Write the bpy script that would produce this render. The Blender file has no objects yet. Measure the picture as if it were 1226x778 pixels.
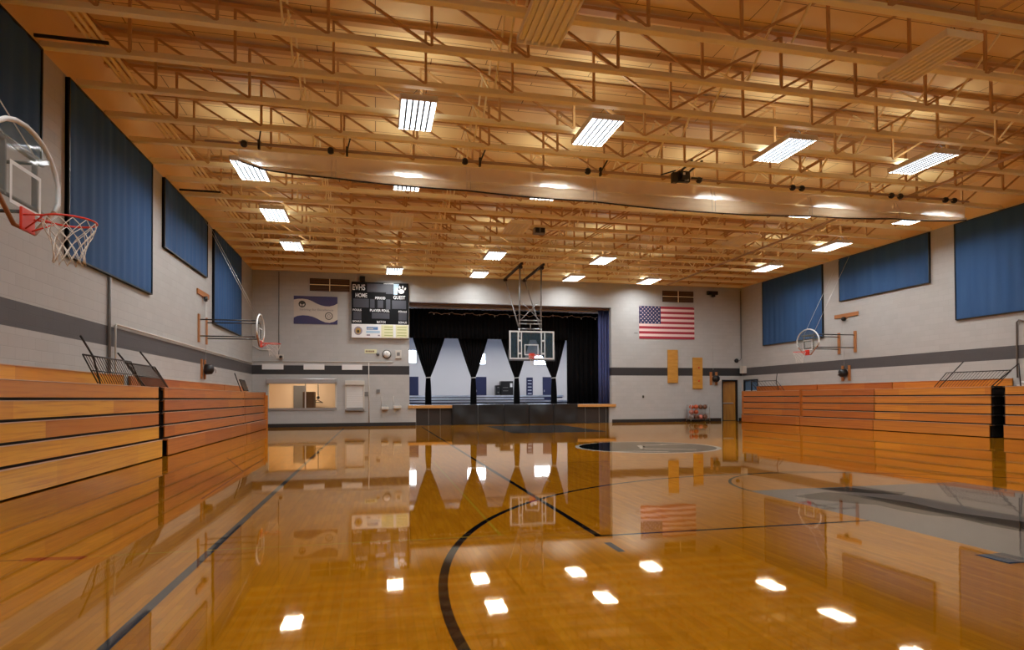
import bpy, math, random
from math import sin, cos, pi, radians, sqrt, atan2
from mathutils import Vector, Matrix
random.seed(7)
S = bpy.context.scene
COL = S.collection

# ------------------------------------------------------------------ camera
XL, XR, D, ZC, YF = -5.85, 20.64, 31.55, 7.66, -1.6     # gym walls, bottom of joists, wall behind the camera
ZT = 8.92                                               # underside of the roof deck
XM = 7.08                                               # long axis of the court
yaw, pit, rol = radians(12.568), radians(.831), radians(-.278)
F = Vector((sin(yaw)*cos(pit), cos(yaw)*cos(pit), sin(pit)))
R_ = Vector((cos(yaw), -sin(yaw), 0)); U_ = R_.cross(F)
R2 = R_*cos(rol) + U_*sin(rol); U2 = U_*cos(rol) - R_*sin(rol)
cam = bpy.data.cameras.new('camera'); cam.sensor_width = 36; cam.lens = 731.0/1226*36
cam.shift_y = (465.88-389)/1226; cam.clip_start = .05; cam.clip_end = 200
co = bpy.data.objects.new('camera', cam); COL.objects.link(co)
m = Matrix((R2, U2, -F)).transposed().to_4x4(); m.translation = Vector((0, 0, 1.37)); co.matrix_world = m
S.camera = co

# ------------------------------------------------------------------ world, exposure
w = bpy.data.worlds.new('world'); S.world = w; w.use_nodes = True
w.node_tree.nodes['Background'].inputs[0].default_value = (.55, .7, 1, 1)
w.node_tree.nodes['Background'].inputs[1].default_value = .6
vs = S.view_settings; vs.view_transform = 'Standard'; vs.look = 'None'; vs.exposure = 1.08; vs.gamma = 1; vs.use_curve_mapping = False
TUBE = 1.5          # surface strength of the gym's fluorescent tubes
DOWN_W = 92.0        # watts each lit fixture sends down
UP_W = 6.5          # watts of the upward lamp added on each lit fixture to brighten the ceiling
LAMP = (.96, .98, .985)
BACK = 31.0           # strength of the added, unseen tubes that light the room behind the stage
DAY = 10.0            # frosted windows of that room
S.cycles.max_bounces = 10; S.cycles.diffuse_bounces = 6; S.cycles.glossy_bounces = 5
S.cycles.transmission_bounces = 6; S.cycles.transparent_max_bounces = 12
S.cycles.sample_clamp_indirect = 4; S.cycles.caustics_reflective = False; S.cycles.caustics_refractive = False
S.cycles.use_denoising = True

# ------------------------------------------------------------------ materials
def lin(c):
    return tuple((x/255/12.92 if x/255 <= .04045 else ((x/255+.055)/1.055)**2.4) for x in c) + (1,)
def mat(name, rgb, rough=.5, metal=0, coat=0, spec=.5, emit=0, ergb=None, alpha=1):
    m = bpy.data.materials.new(name); m.use_nodes = True
    b = m.node_tree.nodes['Principled BSDF']
    b.inputs['Base Color'].default_value = lin(rgb); b.inputs['Roughness'].default_value = rough
    b.inputs['Metallic'].default_value = metal; b.inputs['Coat Weight'].default_value = coat
    b.inputs['Specular IOR Level'].default_value = spec; b.inputs['Alpha'].default_value = alpha
    if emit:
        b.inputs['Emission Color'].default_value = lin(ergb or rgb); b.inputs['Emission Strength'].default_value = emit
    return m
class NT:
    def __init__(s, m): s.t = m.node_tree; s.b = m.node_tree.nodes['Principled BSDF']
    def n(s, typ, **k):
        x = s.t.nodes.new(typ)
        for a, v in k.items(): setattr(x, a, v)
        return x
    def l(s, a, b): s.t.links.new(a, b)
def coords(n, scale=(1, 1, 1), rot=(0, 0, 0)):
    tc = n.n('ShaderNodeNewGeometry'); mp = n.n('ShaderNodeMapping')
    mp.inputs['Scale'].default_value = scale; mp.inputs['Rotation'].default_value = rot
    n.l(tc.outputs['Position'], mp.inputs['Vector']); return mp.outputs[0]
def noisy(m, rgb2, scale=(3, 3, 3), amount=.5, detail=3, bump=0):
    n = NT(m); base = n.b.inputs['Base Color'].default_value[:]
    v = coords(n, scale); nz = n.n('ShaderNodeTexNoise'); nz.inputs['Scale'].default_value = 1; nz.inputs['Detail'].default_value = detail
    n.l(v, nz.inputs['Vector'])
    rmp = n.n('ShaderNodeMapRange'); rmp.inputs[1].default_value = .5-amount/2; rmp.inputs[2].default_value = .5+amount/2
    n.l(nz.outputs['Fac'], rmp.inputs[0])
    mx = n.n('ShaderNodeMix', data_type='RGBA'); mx.inputs[6].default_value = base; mx.inputs[7].default_value = lin(rgb2)
    n.l(rmp.outputs[0], mx.inputs[0]); n.l(mx.outputs[2], n.b.inputs['Base Color'])
    if bump:
        bp = n.n('ShaderNodeBump'); bp.inputs['Distance'].default_value = bump; n.l(nz.outputs['Fac'], bp.inputs['Height']); n.l(bp.outputs[0], n.b.inputs['Normal'])
    return m
def block_mat(name, rgb, axis, bump=.004, rough=.55, rgb2=None):
    """painted concrete block; axis = the horizontal axis the wall runs along"""
    m = mat(name, rgb, rough); n = NT(m)
    g = n.n('ShaderNodeNewGeometry'); sp = n.n('ShaderNodeSeparateXYZ'); cb = n.n('ShaderNodeCombineXYZ')
    n.l(g.outputs['Position'], sp.inputs[0]); n.l(sp.outputs['X' if axis == 'x' else 'Y'], cb.inputs[0]); n.l(sp.outputs['Z'], cb.inputs[1])
    br = n.n('ShaderNodeTexBrick'); br.inputs['Scale'].default_value = 1; br.inputs['Brick Width'].default_value = .41
    br.inputs['Row Height'].default_value = .205; br.inputs['Mortar Size'].default_value = .006; br.inputs['Mortar Smooth'].default_value = .6
    c2 = rgb2 or tuple(int(x*.975) for x in rgb)
    br.inputs['Color1'].default_value = lin(rgb); br.inputs['Color2'].default_value = lin(c2)
    br.inputs['Mortar'].default_value = lin(tuple(int(x*.93) for x in rgb))
    n.l(cb.outputs[0], br.inputs['Vector'])
    nz = n.n('ShaderNodeTexNoise'); nz.inputs['Scale'].default_value = 1.2; n.l(g.outputs['Position'], nz.inputs['Vector'])
    mx = n.n('ShaderNodeMix', data_type='RGBA', blend_type='MULTIPLY'); mx.inputs[0].default_value = .1
    n.l(br.outputs['Color'], mx.inputs[6]); n.l(nz.outputs['Fac'], mx.inputs[7]); n.l(mx.outputs[2], n.b.inputs['Base Color'])
    bp = n.n('ShaderNodeBump', invert=True); bp.inputs['Distance'].default_value = bump; bp.inputs['Strength'].default_value = .6
    n.l(br.outputs['Fac'], bp.inputs['Height']); n.l(bp.outputs[0], n.b.inputs['Normal'])
    return m
def floor_like(name, rgb, rgb2=None, planks=False):
    """wood or floor paint under the clear lacquer film"""
    m = mat(name, rgb, .9, spec=0); n = NT(m); b = n.b
    if not planks: return m
    g = n.n('ShaderNodeNewGeometry'); sp = n.n('ShaderNodeSeparateXYZ'); cb = n.n('ShaderNodeCombineXYZ')
    n.l(g.outputs['Position'], sp.inputs[0]); n.l(sp.outputs['Y'], cb.inputs[0]); n.l(sp.outputs['X'], cb.inputs[1])
    br = n.n('ShaderNodeTexBrick'); br.offset = .37; br.offset_frequency = 3; br.squash = .8; br.squash_frequency = 2
    br.inputs['Scale'].default_value = 1; br.inputs['Brick Width'].default_value = .5; br.inputs['Row Height'].default_value = .057
    br.inputs['Mortar Size'].default_value = .0012; br.inputs['Bias'].default_value = -.1
    br.inputs['Color1'].default_value = lin(rgb); br.inputs['Color2'].default_value = lin(rgb2)
    br.inputs['Mortar'].default_value = lin(tuple(int(x*.84) for x in rgb)); n.l(cb.outputs[0], br.inputs['Vector'])
    nz = n.n('ShaderNodeTexNoise'); nz.inputs['Scale'].default_value = 1; nz.inputs['Detail'].default_value = 4
    mp = n.n('ShaderNodeMapping'); mp.inputs['Scale'].default_value = (20, 1.6, 1); n.l(g.outputs['Position'], mp.inputs[0]); n.l(mp.outputs[0], nz.inputs['Vector'])
    mx = n.n('ShaderNodeMix', data_type='RGBA', blend_type='OVERLAY'); mx.inputs[0].default_value = .3
    n.l(br.outputs['Color'], mx.inputs[6]); n.l(nz.outputs['Fac'], mx.inputs[7]); n.l(mx.outputs[2], b.inputs['Base Color'])
    return m
def lacquer():
    """clear glossy film over the court: mirrors by Fresnel, very slightly wavy"""
    m = bpy.data.materials.new('floor_lacquer'); m.use_nodes = True; t = m.node_tree; t.nodes.clear(); N = t.nodes.new; l = t.links.new
    o = N('ShaderNodeOutputMaterial'); mi = N('ShaderNodeMixShader'); tr = N('ShaderNodeBsdfTransparent'); gl = N('ShaderNodeBsdfGlossy'); fr = N('ShaderNodeFresnel')
    fr.inputs['IOR'].default_value = 1.56; gl.inputs['Roughness'].default_value = .03; gl.inputs['Color'].default_value = (1, .88, .70, 1)
    g = N('ShaderNodeNewGeometry'); bp = N('ShaderNodeBump'); bp.inputs['Distance'].default_value = .0007
    hs = []
    for sc in ((3.0, .9, 1), (30, 7, 1)):
        mp = N('ShaderNodeMapping'); mp.inputs['Scale'].default_value = sc; nz = N('ShaderNodeTexNoise'); nz.inputs['Scale'].default_value = 1; nz.inputs['Detail'].default_value = 1
        l(g.outputs['Position'], mp.inputs[0]); l(mp.outputs[0], nz.inputs['Vector']); hs.append(nz.outputs['Fac'])
    ad = N('ShaderNodeMath'); ad.operation = 'MULTIPLY_ADD'; ad.inputs[1].default_value = .07; l(hs[1], ad.inputs[0]); l(hs[0], ad.inputs[2])
    l(ad.outputs[0], bp.inputs['Height']); l(bp.outputs[0], gl.inputs['Normal'])
    l(fr.outputs[0], mi.inputs[0]); l(tr.outputs[0], mi.inputs[1]); l(gl.outputs[0], mi.inputs[2]); l(mi.outputs[0], o.inputs[0]); return m
def wood_mat(name, rgb, rgb2, rgb3, along='y', seg=3.4, tier=.31, coat=.12, rough=.38):
    """long boards along an axis, with grain, and a new board every few metres"""
    m = mat(name, rgb, rough, coat=coat); n = NT(m); n.b.inputs['Coat Roughness'].default_value = .15
    g = n.n('ShaderNodeNewGeometry'); sp = n.n('ShaderNodeSeparateXYZ'); n.l(g.outputs['Position'], sp.inputs[0])
    oi = n.n('ShaderNodeObjectInfo')
    a = n.n('ShaderNodeMath', operation='DIVIDE'); a.inputs[1].default_value = seg; n.l(sp.outputs[along.upper()], a.inputs[0])
    a2 = n.n('ShaderNodeMath', operation='ADD'); n.l(a.outputs[0], a2.inputs[0])
    r7 = n.n('ShaderNodeMath', operation='MULTIPLY'); r7.inputs[1].default_value = 7.3; n.l(oi.outputs['Random'], r7.inputs[0]); n.l(r7.outputs[0], a2.inputs[1])
    fl = n.n('ShaderNodeMath', operation='FLOOR'); n.l(a2.outputs[0], fl.inputs[0])
    cb = n.n('ShaderNodeCombineXYZ'); n.l(fl.outputs[0], cb.inputs[0]); n.l(oi.outputs['Random'], cb.inputs[1])
    wn = n.n('ShaderNodeTexWhiteNoise', noise_dimensions='3D'); n.l(cb.outputs[0], wn.inputs['Vector'])
    mx = n.n('ShaderNodeMix', data_type='RGBA'); mx.inputs[6].default_value = lin(rgb); mx.inputs[7].default_value = lin(rgb2)
    n.l(wn.outputs['Value'], mx.inputs[0])
    mp = n.n('ShaderNodeMapping'); mp.inputs['Scale'].default_value = {'y': (6, .7, 26), 'x': (.7, 6, 26), 'z': (26, 26, .7)}[along]
    n.l(g.outputs['Position'], mp.inputs[0])
    nz = n.n('ShaderNodeTexNoise'); nz.inputs['Scale'].default_value = 1; nz.inputs['Detail'].default_value = 5; nz.inputs['Distortion'].default_value = .6
    n.l(mp.outputs[0], nz.inputs['Vector'])
    mr = n.n('ShaderNodeMapRange'); mr.inputs[1].default_value = .46; mr.inputs[2].default_value = .95; n.l(nz.outputs['Fac'], mr.inputs[0])
    m2 = n.n('ShaderNodeMix', data_type='RGBA'); m2.inputs[7].default_value = lin(rgb3); n.l(mx.outputs[2], m2.inputs[6]); n.l(mr.outputs[0], m2.inputs[0])
    n.l(m2.outputs[2], n.b.inputs['Base Color']); return m

CREAM = (188, 188, 186)
M = dict(
    wall_x=block_mat('painted_block_end_wall', CREAM, 'x'), wall_y=block_mat('painted_block_side_wall', CREAM, 'y'),
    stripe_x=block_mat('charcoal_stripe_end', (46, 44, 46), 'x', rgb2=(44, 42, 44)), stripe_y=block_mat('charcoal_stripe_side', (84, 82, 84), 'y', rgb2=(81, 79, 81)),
    tan_wall=mat('tan_paint', (236, 202, 142), .6), base=mat('black_rubber_base', (30, 25, 23), .5),
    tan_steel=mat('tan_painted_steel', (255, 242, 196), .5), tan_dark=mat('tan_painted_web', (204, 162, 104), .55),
    bar_tan=mat('tan_conduit', (255, 234, 176), .45),
    floor=floor_like('maple_floor', (216, 140, 24), (200, 126, 16), True),
    fblack=floor_like('black_floor_paint', (26, 22, 24)), fgrey=floor_like('grey_floor_paint', (128, 124, 122)),
    fblue=floor_like('slate_floor_paint', (78, 86, 94)), fdark=floor_like('dark_green_floor_paint', (20, 24, 24)),
    fline=floor_like('blue_grey_floor_paint', (70, 72, 80)), fwhite=floor_like('white_floor_paint', (225, 220, 210)),
    fyellow=floor_like('yellow_floor_paint', (206, 160, 40)), fbrown=floor_like('brown_floor_paint', (120, 62, 26)), fred=floor_like('red_floor_paint', (176, 62, 22)),
    wood=wood_mat('bleacher_wood', (240, 176, 50), (190, 108, 32), (180, 96, 28)),
    wood_red=wood_mat('bleacher_wood_red', (200, 120, 44), (176, 96, 34), (140, 64, 22)), wood_gold=wood_mat('bleacher_wood_gold', (214, 140, 48), (196, 118, 40), (160, 84, 28)),
    edge=mat('pale_board_edge', (214, 180, 148), .5),  # paler strip along the top edges of the boards
    dark=mat('dark_void_steel', (28, 22, 20), .7), blacksteel=mat('black_steel', (24, 23, 25), .4), steel=mat('brushed_steel', (190, 190, 192), .3, metal=.9),
    grey_steel=mat('grey_painted_steel', (120, 118, 116), .4), white=mat('white_enamel', (225, 225, 222), .4), offw=mat('off_white_plastic', (205, 200, 190), .5),
    tube=mat('fluorescent_tube', (255, 255, 255), .5, emit=TUBE, ergb=(226, 244, 255)), up_plate=mat('added_uplight_plate', (255, 255, 255), .5),
    tube_off=mat('unlit_tube', (255, 250, 235), .4), refl=mat('fixture_reflector', (34, 34, 37), .35), refl_off=mat('tan_reflector', (255, 246, 224), .5),  # lit reflector coloured near-black so the gaps between tubes stay dim
    btube=mat('added_cool_tube', (255, 255, 255), .5, emit=BACK*3, ergb=(255, 252, 250)), day=mat('frosted_daylight_pane', (255, 255, 255), .5, emit=DAY, ergb=(205, 225, 255)),
    gap_dark=mat('gap_strip_dark', (46, 48, 52), .5), housing=mat('fixture_housing', (225, 215, 200), .4),  # dark strip colour painted in for the dim gaps between tubes
    pipeb=mat('brown_grey_pipe', (190, 160, 128), .5), pulley=mat('dark_cast_iron', (45, 38, 34), .5), oak=mat('orange_board', (172, 112, 62), .5),
    plywood=noisy(mat('golden_plywood', (206, 152, 62), .45), (186, 128, 44), (3, 3, 14)),
    lip=noisy(mat('light_oak_stage_lip', (214, 160, 92), .4), (190, 134, 70), (2, 20, 20)),
    rimred=mat('rim_red', (214, 52, 30), .35), net=mat('white_net_cord', (228, 222, 212), .7), cable=mat('steel_cable', (200, 198, 196), .35, metal=.5),
    frame_w=mat('board_white_frame', (222, 224, 224), .35), bbpad=mat('grey_board_padding', (70, 74, 78), .6), wood_edge=mat('brown_board_edge', (150, 98, 66), .5),
    curtain=noisy(mat('black_velour', (10, 9, 10), .9, spec=.15), (17, 15, 16), (6, 6, .5)), bluecur=mat('slate_blue_velour', (84, 92, 140), .8, spec=.2),
    navy=mat('navy_door_paint', (38, 44, 82), .45), mat_pad=noisy(mat('black_vinyl_padding', (30, 30, 32), .36), (24, 24, 26), (2, 2, 2)),
    brown=mat('dark_brown_timber', (112, 82, 58), .6), recess=mat('dark_recess_panel', (46, 38, 34), .6), stagefloor=mat('grey_stage_floor', (96, 100, 112), .35),
    alu=mat('aluminium_bench', (236, 242, 252), .35), backwall=mat('cool_white_wall', (215, 214, 216), .6), backdark=mat('grey_beam', (120, 124, 136), .6),
    concession=mat('peach_wall', (248, 220, 184), .5), doorwood=noisy(mat('golden_door_veneer', (188, 132, 48), .35), (160, 106, 34), (8, 8, 1)),
    glassblue=mat('blue_tinted_pane', (90, 120, 150), .1), vent=mat('brown_vent', (104, 74, 46), .6), ventdark=mat('dark_vent_slot', (66, 44, 26), .7),
    led=mat('dark_led_window', (58, 58, 66), .5), sbblack=mat('scoreboard_black', (9, 9, 11), .65, spec=.2), sbtext=mat('white_lettering', (235, 235, 235), .5),
    lightblue=mat('pale_blue_print', (176, 205, 225), .5), blueprint=mat('blue_print', (84, 130, 186), .5), cream2=mat('pale_yellow_print', (226, 224, 180), .5),
    green=mat('olive_print', (168, 176, 110), .5), pinkp=mat('mauve_print', (150, 140, 150), .5), goldp=mat('gold_print', (176, 140, 70), .5),
    ban_w=mat('banner_white', (206, 198, 186), .6), ban_b=noisy(mat('banner_navy', (38, 36, 92), .5), (54, 30, 84), (2, 2, 2)), ban_g=mat('emblem_dark', (52, 48, 36), .6), ban_grey=mat('banner_grey_print', (150, 144, 138), .6),
    flagred=mat('flag_red', (164, 40, 58), .6), flagwhite=mat('flag_white', (234, 205, 200), .6), flagblue=mat('flag_blue', (34, 42, 84), .6),
    ball=noisy(mat('orange_ball', (196, 92, 52), .5), (170, 74, 40), (9, 9, 9)), ball_d=mat('brown_ball', (110, 70, 48), .5), ball_p=mat('faded_pink_ball', (200, 120, 104), .5), ball_g=mat('grey_ball', (140, 128, 124), .5),
    seam=mat('ball_seam', (30, 22, 20), .6), paper=mat('paper', (236, 236, 236), .6), tilew=mat('speckled_counter', (178, 178, 178), .25, metal=.5),
)
# blue pleated panel fabric
mb_ = mat('blue_panel_fabric', (42, 72, 116), .8, spec=.2); n = NT(mb_)
v = coords(n, (1.3, 1.3, .12)); nz = n.n('ShaderNodeTexNoise'); nz.inputs['Scale'].default_value = 2.2; nz.inputs['Detail'].default_value = 3; n.l(v, nz.inputs['Vector'])
mx = n.n('ShaderNodeMix', data_type='RGBA'); mx.inputs[6].default_value = lin((44, 78, 124)); mx.inputs[7].default_value = lin((64, 98, 142)); n.l(nz.outputs['Fac'], mx.inputs[0]); n.l(mx.outputs[2], n.b.inputs['Base Color'])
M['blue'] = mb_
# roof deck: tan boards with dark joints
md = mat('tan_roof_deck', (228, 172, 100), .65); n = NT(md); g = n.n('ShaderNodeNewGeometry')
br = n.n('ShaderNodeTexBrick'); br.inputs['Scale'].default_value = 1; br.inputs['Brick Width'].default_value = 2.44; br.inputs['Row Height'].default_value = .676
br.inputs['Mortar Size'].default_value = .009; br.inputs['Color1'].default_value = lin((242, 214, 150)); br.inputs['Color2'].default_value = lin((238, 209, 145)); br.inputs['Mortar'].default_value = lin((130, 92, 56))
n.l(g.outputs['Position'], br.inputs['Vector']); n.l(br.outputs['Color'], n.b.inputs['Base Color']); M['deck'] = md
M['lacquer'] = lacquer()
# clear board glass and translucent curtain mesh
def glassy(name, rgb, fac, rough=.03):
    m = bpy.data.materials.new(name); m.use_nodes = True; t = m.node_tree; t.nodes.clear()
    o = t.nodes.new('ShaderNodeOutputMaterial'); a = t.nodes.new('ShaderNodeBsdfTransparent'); b = t.nodes.new('ShaderNodeBsdfPrincipled'); mi = t.nodes.new('ShaderNodeMixShader')
    b.inputs['Base Color'].default_value = lin(rgb); b.inputs['Roughness'].default_value = rough
    mi.inputs[0].default_value = fac; t.links.new(a.outputs[0], mi.inputs[1]); t.links.new(b.outputs[0], mi.inputs[2]); t.links.new(mi.outputs[0], o.inputs[0]); return m
M['glass'] = glassy('clear_board_glass', (150, 172, 172), .14); M['glass2'] = glassy('tinted_board_glass', (70, 92, 104), .42)
M['netmesh'] = glassy('curtain_mesh', (244, 232, 208), .55, .8)
M['vinyl'] = noisy(mat('cream_vinyl', (250, 240, 220), .6), (226, 212, 188), (1.1, 6, 16), .5, bump=.05)
def translucent(m, fac, clear=0):
    t = m.node_tree; b = t.nodes['Principled BSDF']; o = [x for x in t.nodes if x.type == 'OUTPUT_MATERIAL'][0]
    tl = t.nodes.new('ShaderNodeBsdfTranslucent'); tl.inputs[0].default_value = lin((255, 248, 232)); mi = t.nodes.new('ShaderNodeMixShader'); mi.inputs[0].default_value = fac
    t.links.new(b.outputs[0], mi.inputs[1]); t.links.new(tl.outputs[0], mi.inputs[2]); last = mi
    if clear:
        tr = t.nodes.new('ShaderNodeBsdfTransparent'); last = t.nodes.new('ShaderNodeMixShader'); last.inputs[0].default_value = clear
        t.links.new(mi.outputs[0], last.inputs[1]); t.links.new(tr.outputs[0], last.inputs[2])
    t.links.new(last.outputs[0], o.inputs[0])
translucent(M['vinyl'], .45); M['netmesh'] = mat('curtain_mesh', (250, 238, 214), .8); translucent(M['netmesh'], .5, .42)
M['hem'] = mat('dark_hem', (40, 30, 24), .6)

# ------------------------------------------------------------------ mesh helpers
class MB:
    def __init__(s): s.v = []; s.f = []; s.mi = []; s.sm = []; s.mats = []
    def mat(s, m):
        m = M[m] if isinstance(m, str) else m
        if m not in s.mats: s.mats.append(m)
        return s.mats.index(m)
    def add(s, vs_, fs, m=None, smooth=False):
        k = len(s.v); i = s.mat(m) if m else 0
        s.v += [tuple(p) for p in vs_]
        for f in fs: s.f.append(tuple(a+k for a in f)); s.mi.append(i); s.sm.append(smooth)
        return s
    def box(s, x0, x1, y0, y1, z0, z1, m=None):
        v = [(x, y, z) for x in (x0, x1) for y in (y0, y1) for z in (z0, z1)]
        return s.add(v, [(0, 1, 3, 2), (4, 6, 7, 5), (0, 4, 5, 1), (2, 3, 7, 6), (0, 2, 6, 4), (1, 5, 7, 3)], m)
    def bar(s, p, q, w_, h, m=None, up=(0, 0, 1)):
        p, q = Vector(p), Vector(q); d = (q-p).normalized(); u = Vector(up)
        if abs(d.dot(u)) > .98: u = Vector((0, 1, 0))
        r = d.cross(u).normalized(); u = r.cross(d)
        v = [a + r*i*w_/2 + u*j*h/2 for a in (p, q) for i, j in ((-1, -1), (1, -1), (1, 1), (-1, 1))]
        return s.add(v, [(3, 2, 1, 0), (4, 5, 6, 7), (0, 1, 5, 4), (1, 2, 6, 5), (2, 3, 7, 6), (3, 0, 4, 7)], m)
    def tube(s, pts, r, n_=8, m=None, closed=False):
        pts = [Vector(p) for p in pts]; N = len(pts); vs_ = []; u = None
        for i, p in enumerate(pts):
            a = pts[(i-1) % N] if (closed or i) else p; b = pts[(i+1) % N] if (closed or i < N-1) else p
            d = (b-a).normalized()
            if u is None: u = d.orthogonal().normalized()
            u = (u - d*u.dot(d)).normalized(); w_ = d.cross(u)
            rr = r[i] if isinstance(r, (list, tuple)) else r
            vs_ += [p + (u*cos(2*pi*k/n_) + w_*sin(2*pi*k/n_))*rr for k in range(n_)]
        fs = []
        for i in range(N if closed else N-1):
            j = (i+1) % N
            for k in range(n_): fs.append((i*n_+k, i*n_+(k+1) % n_, j*n_+(k+1) % n_, j*n_+k))
        if not closed: fs += [tuple(reversed(range(n_))), tuple((N-1)*n_+k for k in range(n_))]
        return s.add(vs_, fs, m, True)
    def sphere(s, c, r, m=None, nu=14, nv=8):
        c = Vector(c); vs_ = [c+Vector((0, 0, r))]
        for j in range(1, nv):
            for i in range(nu):
                t, a = pi*j/nv, 2*pi*i/nu; vs_.append(c+Vector((sin(t)*cos(a), sin(t)*sin(a), cos(t)))*r)
        vs_.append(c-Vector((0, 0, r))); fs = []
        for i in range(nu):
            fs.append((0, 1+i, 1+(i+1) % nu)); L = 1+(nv-2)*nu; fs.append((L+(i+1) % nu, L+i, len(vs_)-1))
            for j in range(nv-2):
                a = 1+j*nu; fs.append((a+i, a+nu+i, a+nu+(i+1) % nu, a+(i+1) % nu))
        return s.add(vs_, fs, m, True)
    def prism(s, poly, fn0, fn1, m=None):
        """poly in 2D; fn0 / fn1 lift a 2D point to the near and far face"""
        n_ = len(poly); v = [fn0(*p) for p in poly] + [fn1(*p) for p in poly]
        return s.add(v, [tuple(range(n_)), tuple(reversed(range(n_, 2*n_)))] + [(i, i+n_, (i+1) % n_+n_, (i+1) % n_) for i in range(n_)], m)
    def plate(s, poly, y, t, m=None):      # a plate in the XZ plane facing -Y
        return s.prism(poly, lambda a, b: (a, y-t, b), lambda a, b: (a, y, b), m)
    def grid(s, fn, nu, nv, m=None, smooth=True, closed=False):
        v = [fn(i/nu, j/nv) for j in range(nv+1) for i in range(nu+1)]
        return s.add(v, [(j*(nu+1)+i, j*(nu+1)+i+1, (j+1)*(nu+1)+i+1, (j+1)*(nu+1)+i) for j in range(nv) for i in range(nu)], m, smooth)
    def flat(s, poly, z, m):
        return s.add([(a, b, z) for a, b in poly], [tuple(range(len(poly)))], m)
    def text(s, body, x0, x1, z0, z1, y, m, depth=.006):
        cu = bpy.data.curves.new('t', 'FONT'); cu.body = body; cu.extrude = .01; cu.resolution_u = 3; cu.offset = .012
        ob = bpy.data.objects.new('t', cu); COL.objects.link(ob); dg = bpy.context.evaluated_depsgraph_get()
        me = bpy.data.meshes.new_from_object(ob.evaluated_get(dg)); bpy.data.objects.remove(ob); bpy.data.curves.remove(cu)
        xs = [q.co.x for q in me.vertices]; ys = [q.co.y for q in me.vertices]
        ax, bx, ay, by = min(xs), max(xs), min(ys), max(ys)
        v = [(x0+(q.co.x-ax)/(bx-ax)*(x1-x0), y - depth*(.5+q.co.z/.02), z0+(q.co.y-ay)/(by-ay)*(z1-z0)) for q in me.vertices]
        s.add(v, [tuple(p.vertices) for p in me.polygons], m); bpy.data.meshes.remove(me); return s
    def build(s, name, m=None, parent=None, bevel=0, origin=None):
        if not s.mats: s.mat(m)
        if parent is not None:
            o3 = Vector(parent['_o'])
        elif origin is not None: o3 = Vector(origin)
        else:
            xs, ys, zs = zip(*s.v); o3 = Vector(((min(xs)+max(xs))/2, (min(ys)+max(ys))/2, min(zs)))
        me = bpy.data.meshes.new(name); me.from_pydata([Vector(p)-o3 for p in s.v], [], s.f)
        for mm in s.mats: me.materials.append(mm)
        me.polygons.foreach_set('material_index', s.mi); me.polygons.foreach_set('use_smooth', s.sm); me.update()
        import bmesh
        bm = bmesh.new(); bm.from_mesh(me); bmesh.ops.recalc_face_normals(bm, faces=bm.faces); bm.to_mesh(me); bm.free()
        o = bpy.data.objects.new(name, me); COL.objects.link(o); o['_o'] = tuple(o3)
        if parent is not None: o.parent = parent
        else: o.location = o3
        if bevel:
            b = o.modifiers.new('bevel', 'BEVEL'); b.width = bevel; b.segments = 2; b.limit_method = 'ANGLE'
        return o
def tag(o, label, cat, group=None, kind=None):
    o['label'] = label; o['category'] = cat
    if group: o['group'] = group
    if kind: o['kind'] = kind
    return o
def thing(name, loc, label, cat, group=None):
    o = bpy.data.objects.new(name, None); COL.objects.link(o); o.location = loc; o['_o'] = tuple(loc); o.empty_display_size = .2
    return tag(o, label, cat, group)
def struct(o, label=None):
    o['kind'] = 'structure'
    if label: o['label'] = label
    return o
def copy_tree(o, loc=None, label=None, parent=None):
    c = o.copy(); COL.objects.link(c)
    if parent is not None: c.parent = parent
    if loc is not None: c.location = loc
    if label: c['label'] = label
    for ch in list(o.children): copy_tree(ch, parent=c)
    return c

# ------------------------------------------------------------------ floor with its paint
def ring(cx, cy, r0, r1, a0, a1, n_=60):
    out = []
    for i in range(n_):
        a, b = radians(a0+(a1-a0)*i/n_), radians(a0+(a1-a0)*(i+1)/n_)
        out.append([(cx+r0*cos(a), cy+r0*sin(a)), (cx+r1*cos(a), cy+r1*sin(a)), (cx+r1*cos(b), cy+r1*sin(b)), (cx+r0*cos(b), cy+r0*sin(b))])
    return out
def seg(x0, y0, x1, y1, w_):
    d = Vector((x1-x0, y1-y0)).normalized()*w_/2; return [(x0-d.y, y0+d.x), (x0+d.y, y0-d.x), (x1+d.y, y1-d.x), (x1-d.y, y1+d.x)]
def disc(cx, cy, r, n_=48): return [(cx+r*cos(2*pi*i/n_), cy+r*sin(2*pi*i/n_)) for i in range(n_)]
f = MB(); f.box(XL, XR, YF, D, -.12, -.006, 'floor')
Z1, Z2, Z3 = -.0048, -.0036, -.0024
f.flat([(XL, YF), (XR, YF), (XR, D), (XL, D)], 0, 'lacquer')
f.box(XL, XR+.32, D, D+.32, -.12, -.001, 'recess').box(XR, XR+.32, 29.9, D, -.12, -.001, 'recess')     # slab under the walls
f.flat([(5.33, 1.4), (9.07, 1.4), (9.07, 8), (5.33, 8)], Z1, 'fgrey')                                    # key nearest the camera
f.flat([(5.25, 23.3), (9.15, 23.3), (9.15, 29.6), (5.25, 29.6)], Z1, 'fblue')                           # key under the far basket
for q in ring(7.2, 8.0, 1.82, 1.87, -2, 182, 40): f.flat(q, Z2, 'fblack')
for q in ring(6.35, 3.87, 5.87, 5.94, 192, -12, 90): f.flat(q, Z1, 'fblack')
f.flat(seg(-1.47, YF+.3, -1.47, 29.6, .075), Z1, 'fline')
f.flat(seg(2.16, 5.74, 2.16, 29.6, .07), Z2, 'fblack'); f.flat(seg(2.12, 5.76, 5.33, 5.76, .05), Z2, 'fblack')
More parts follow.
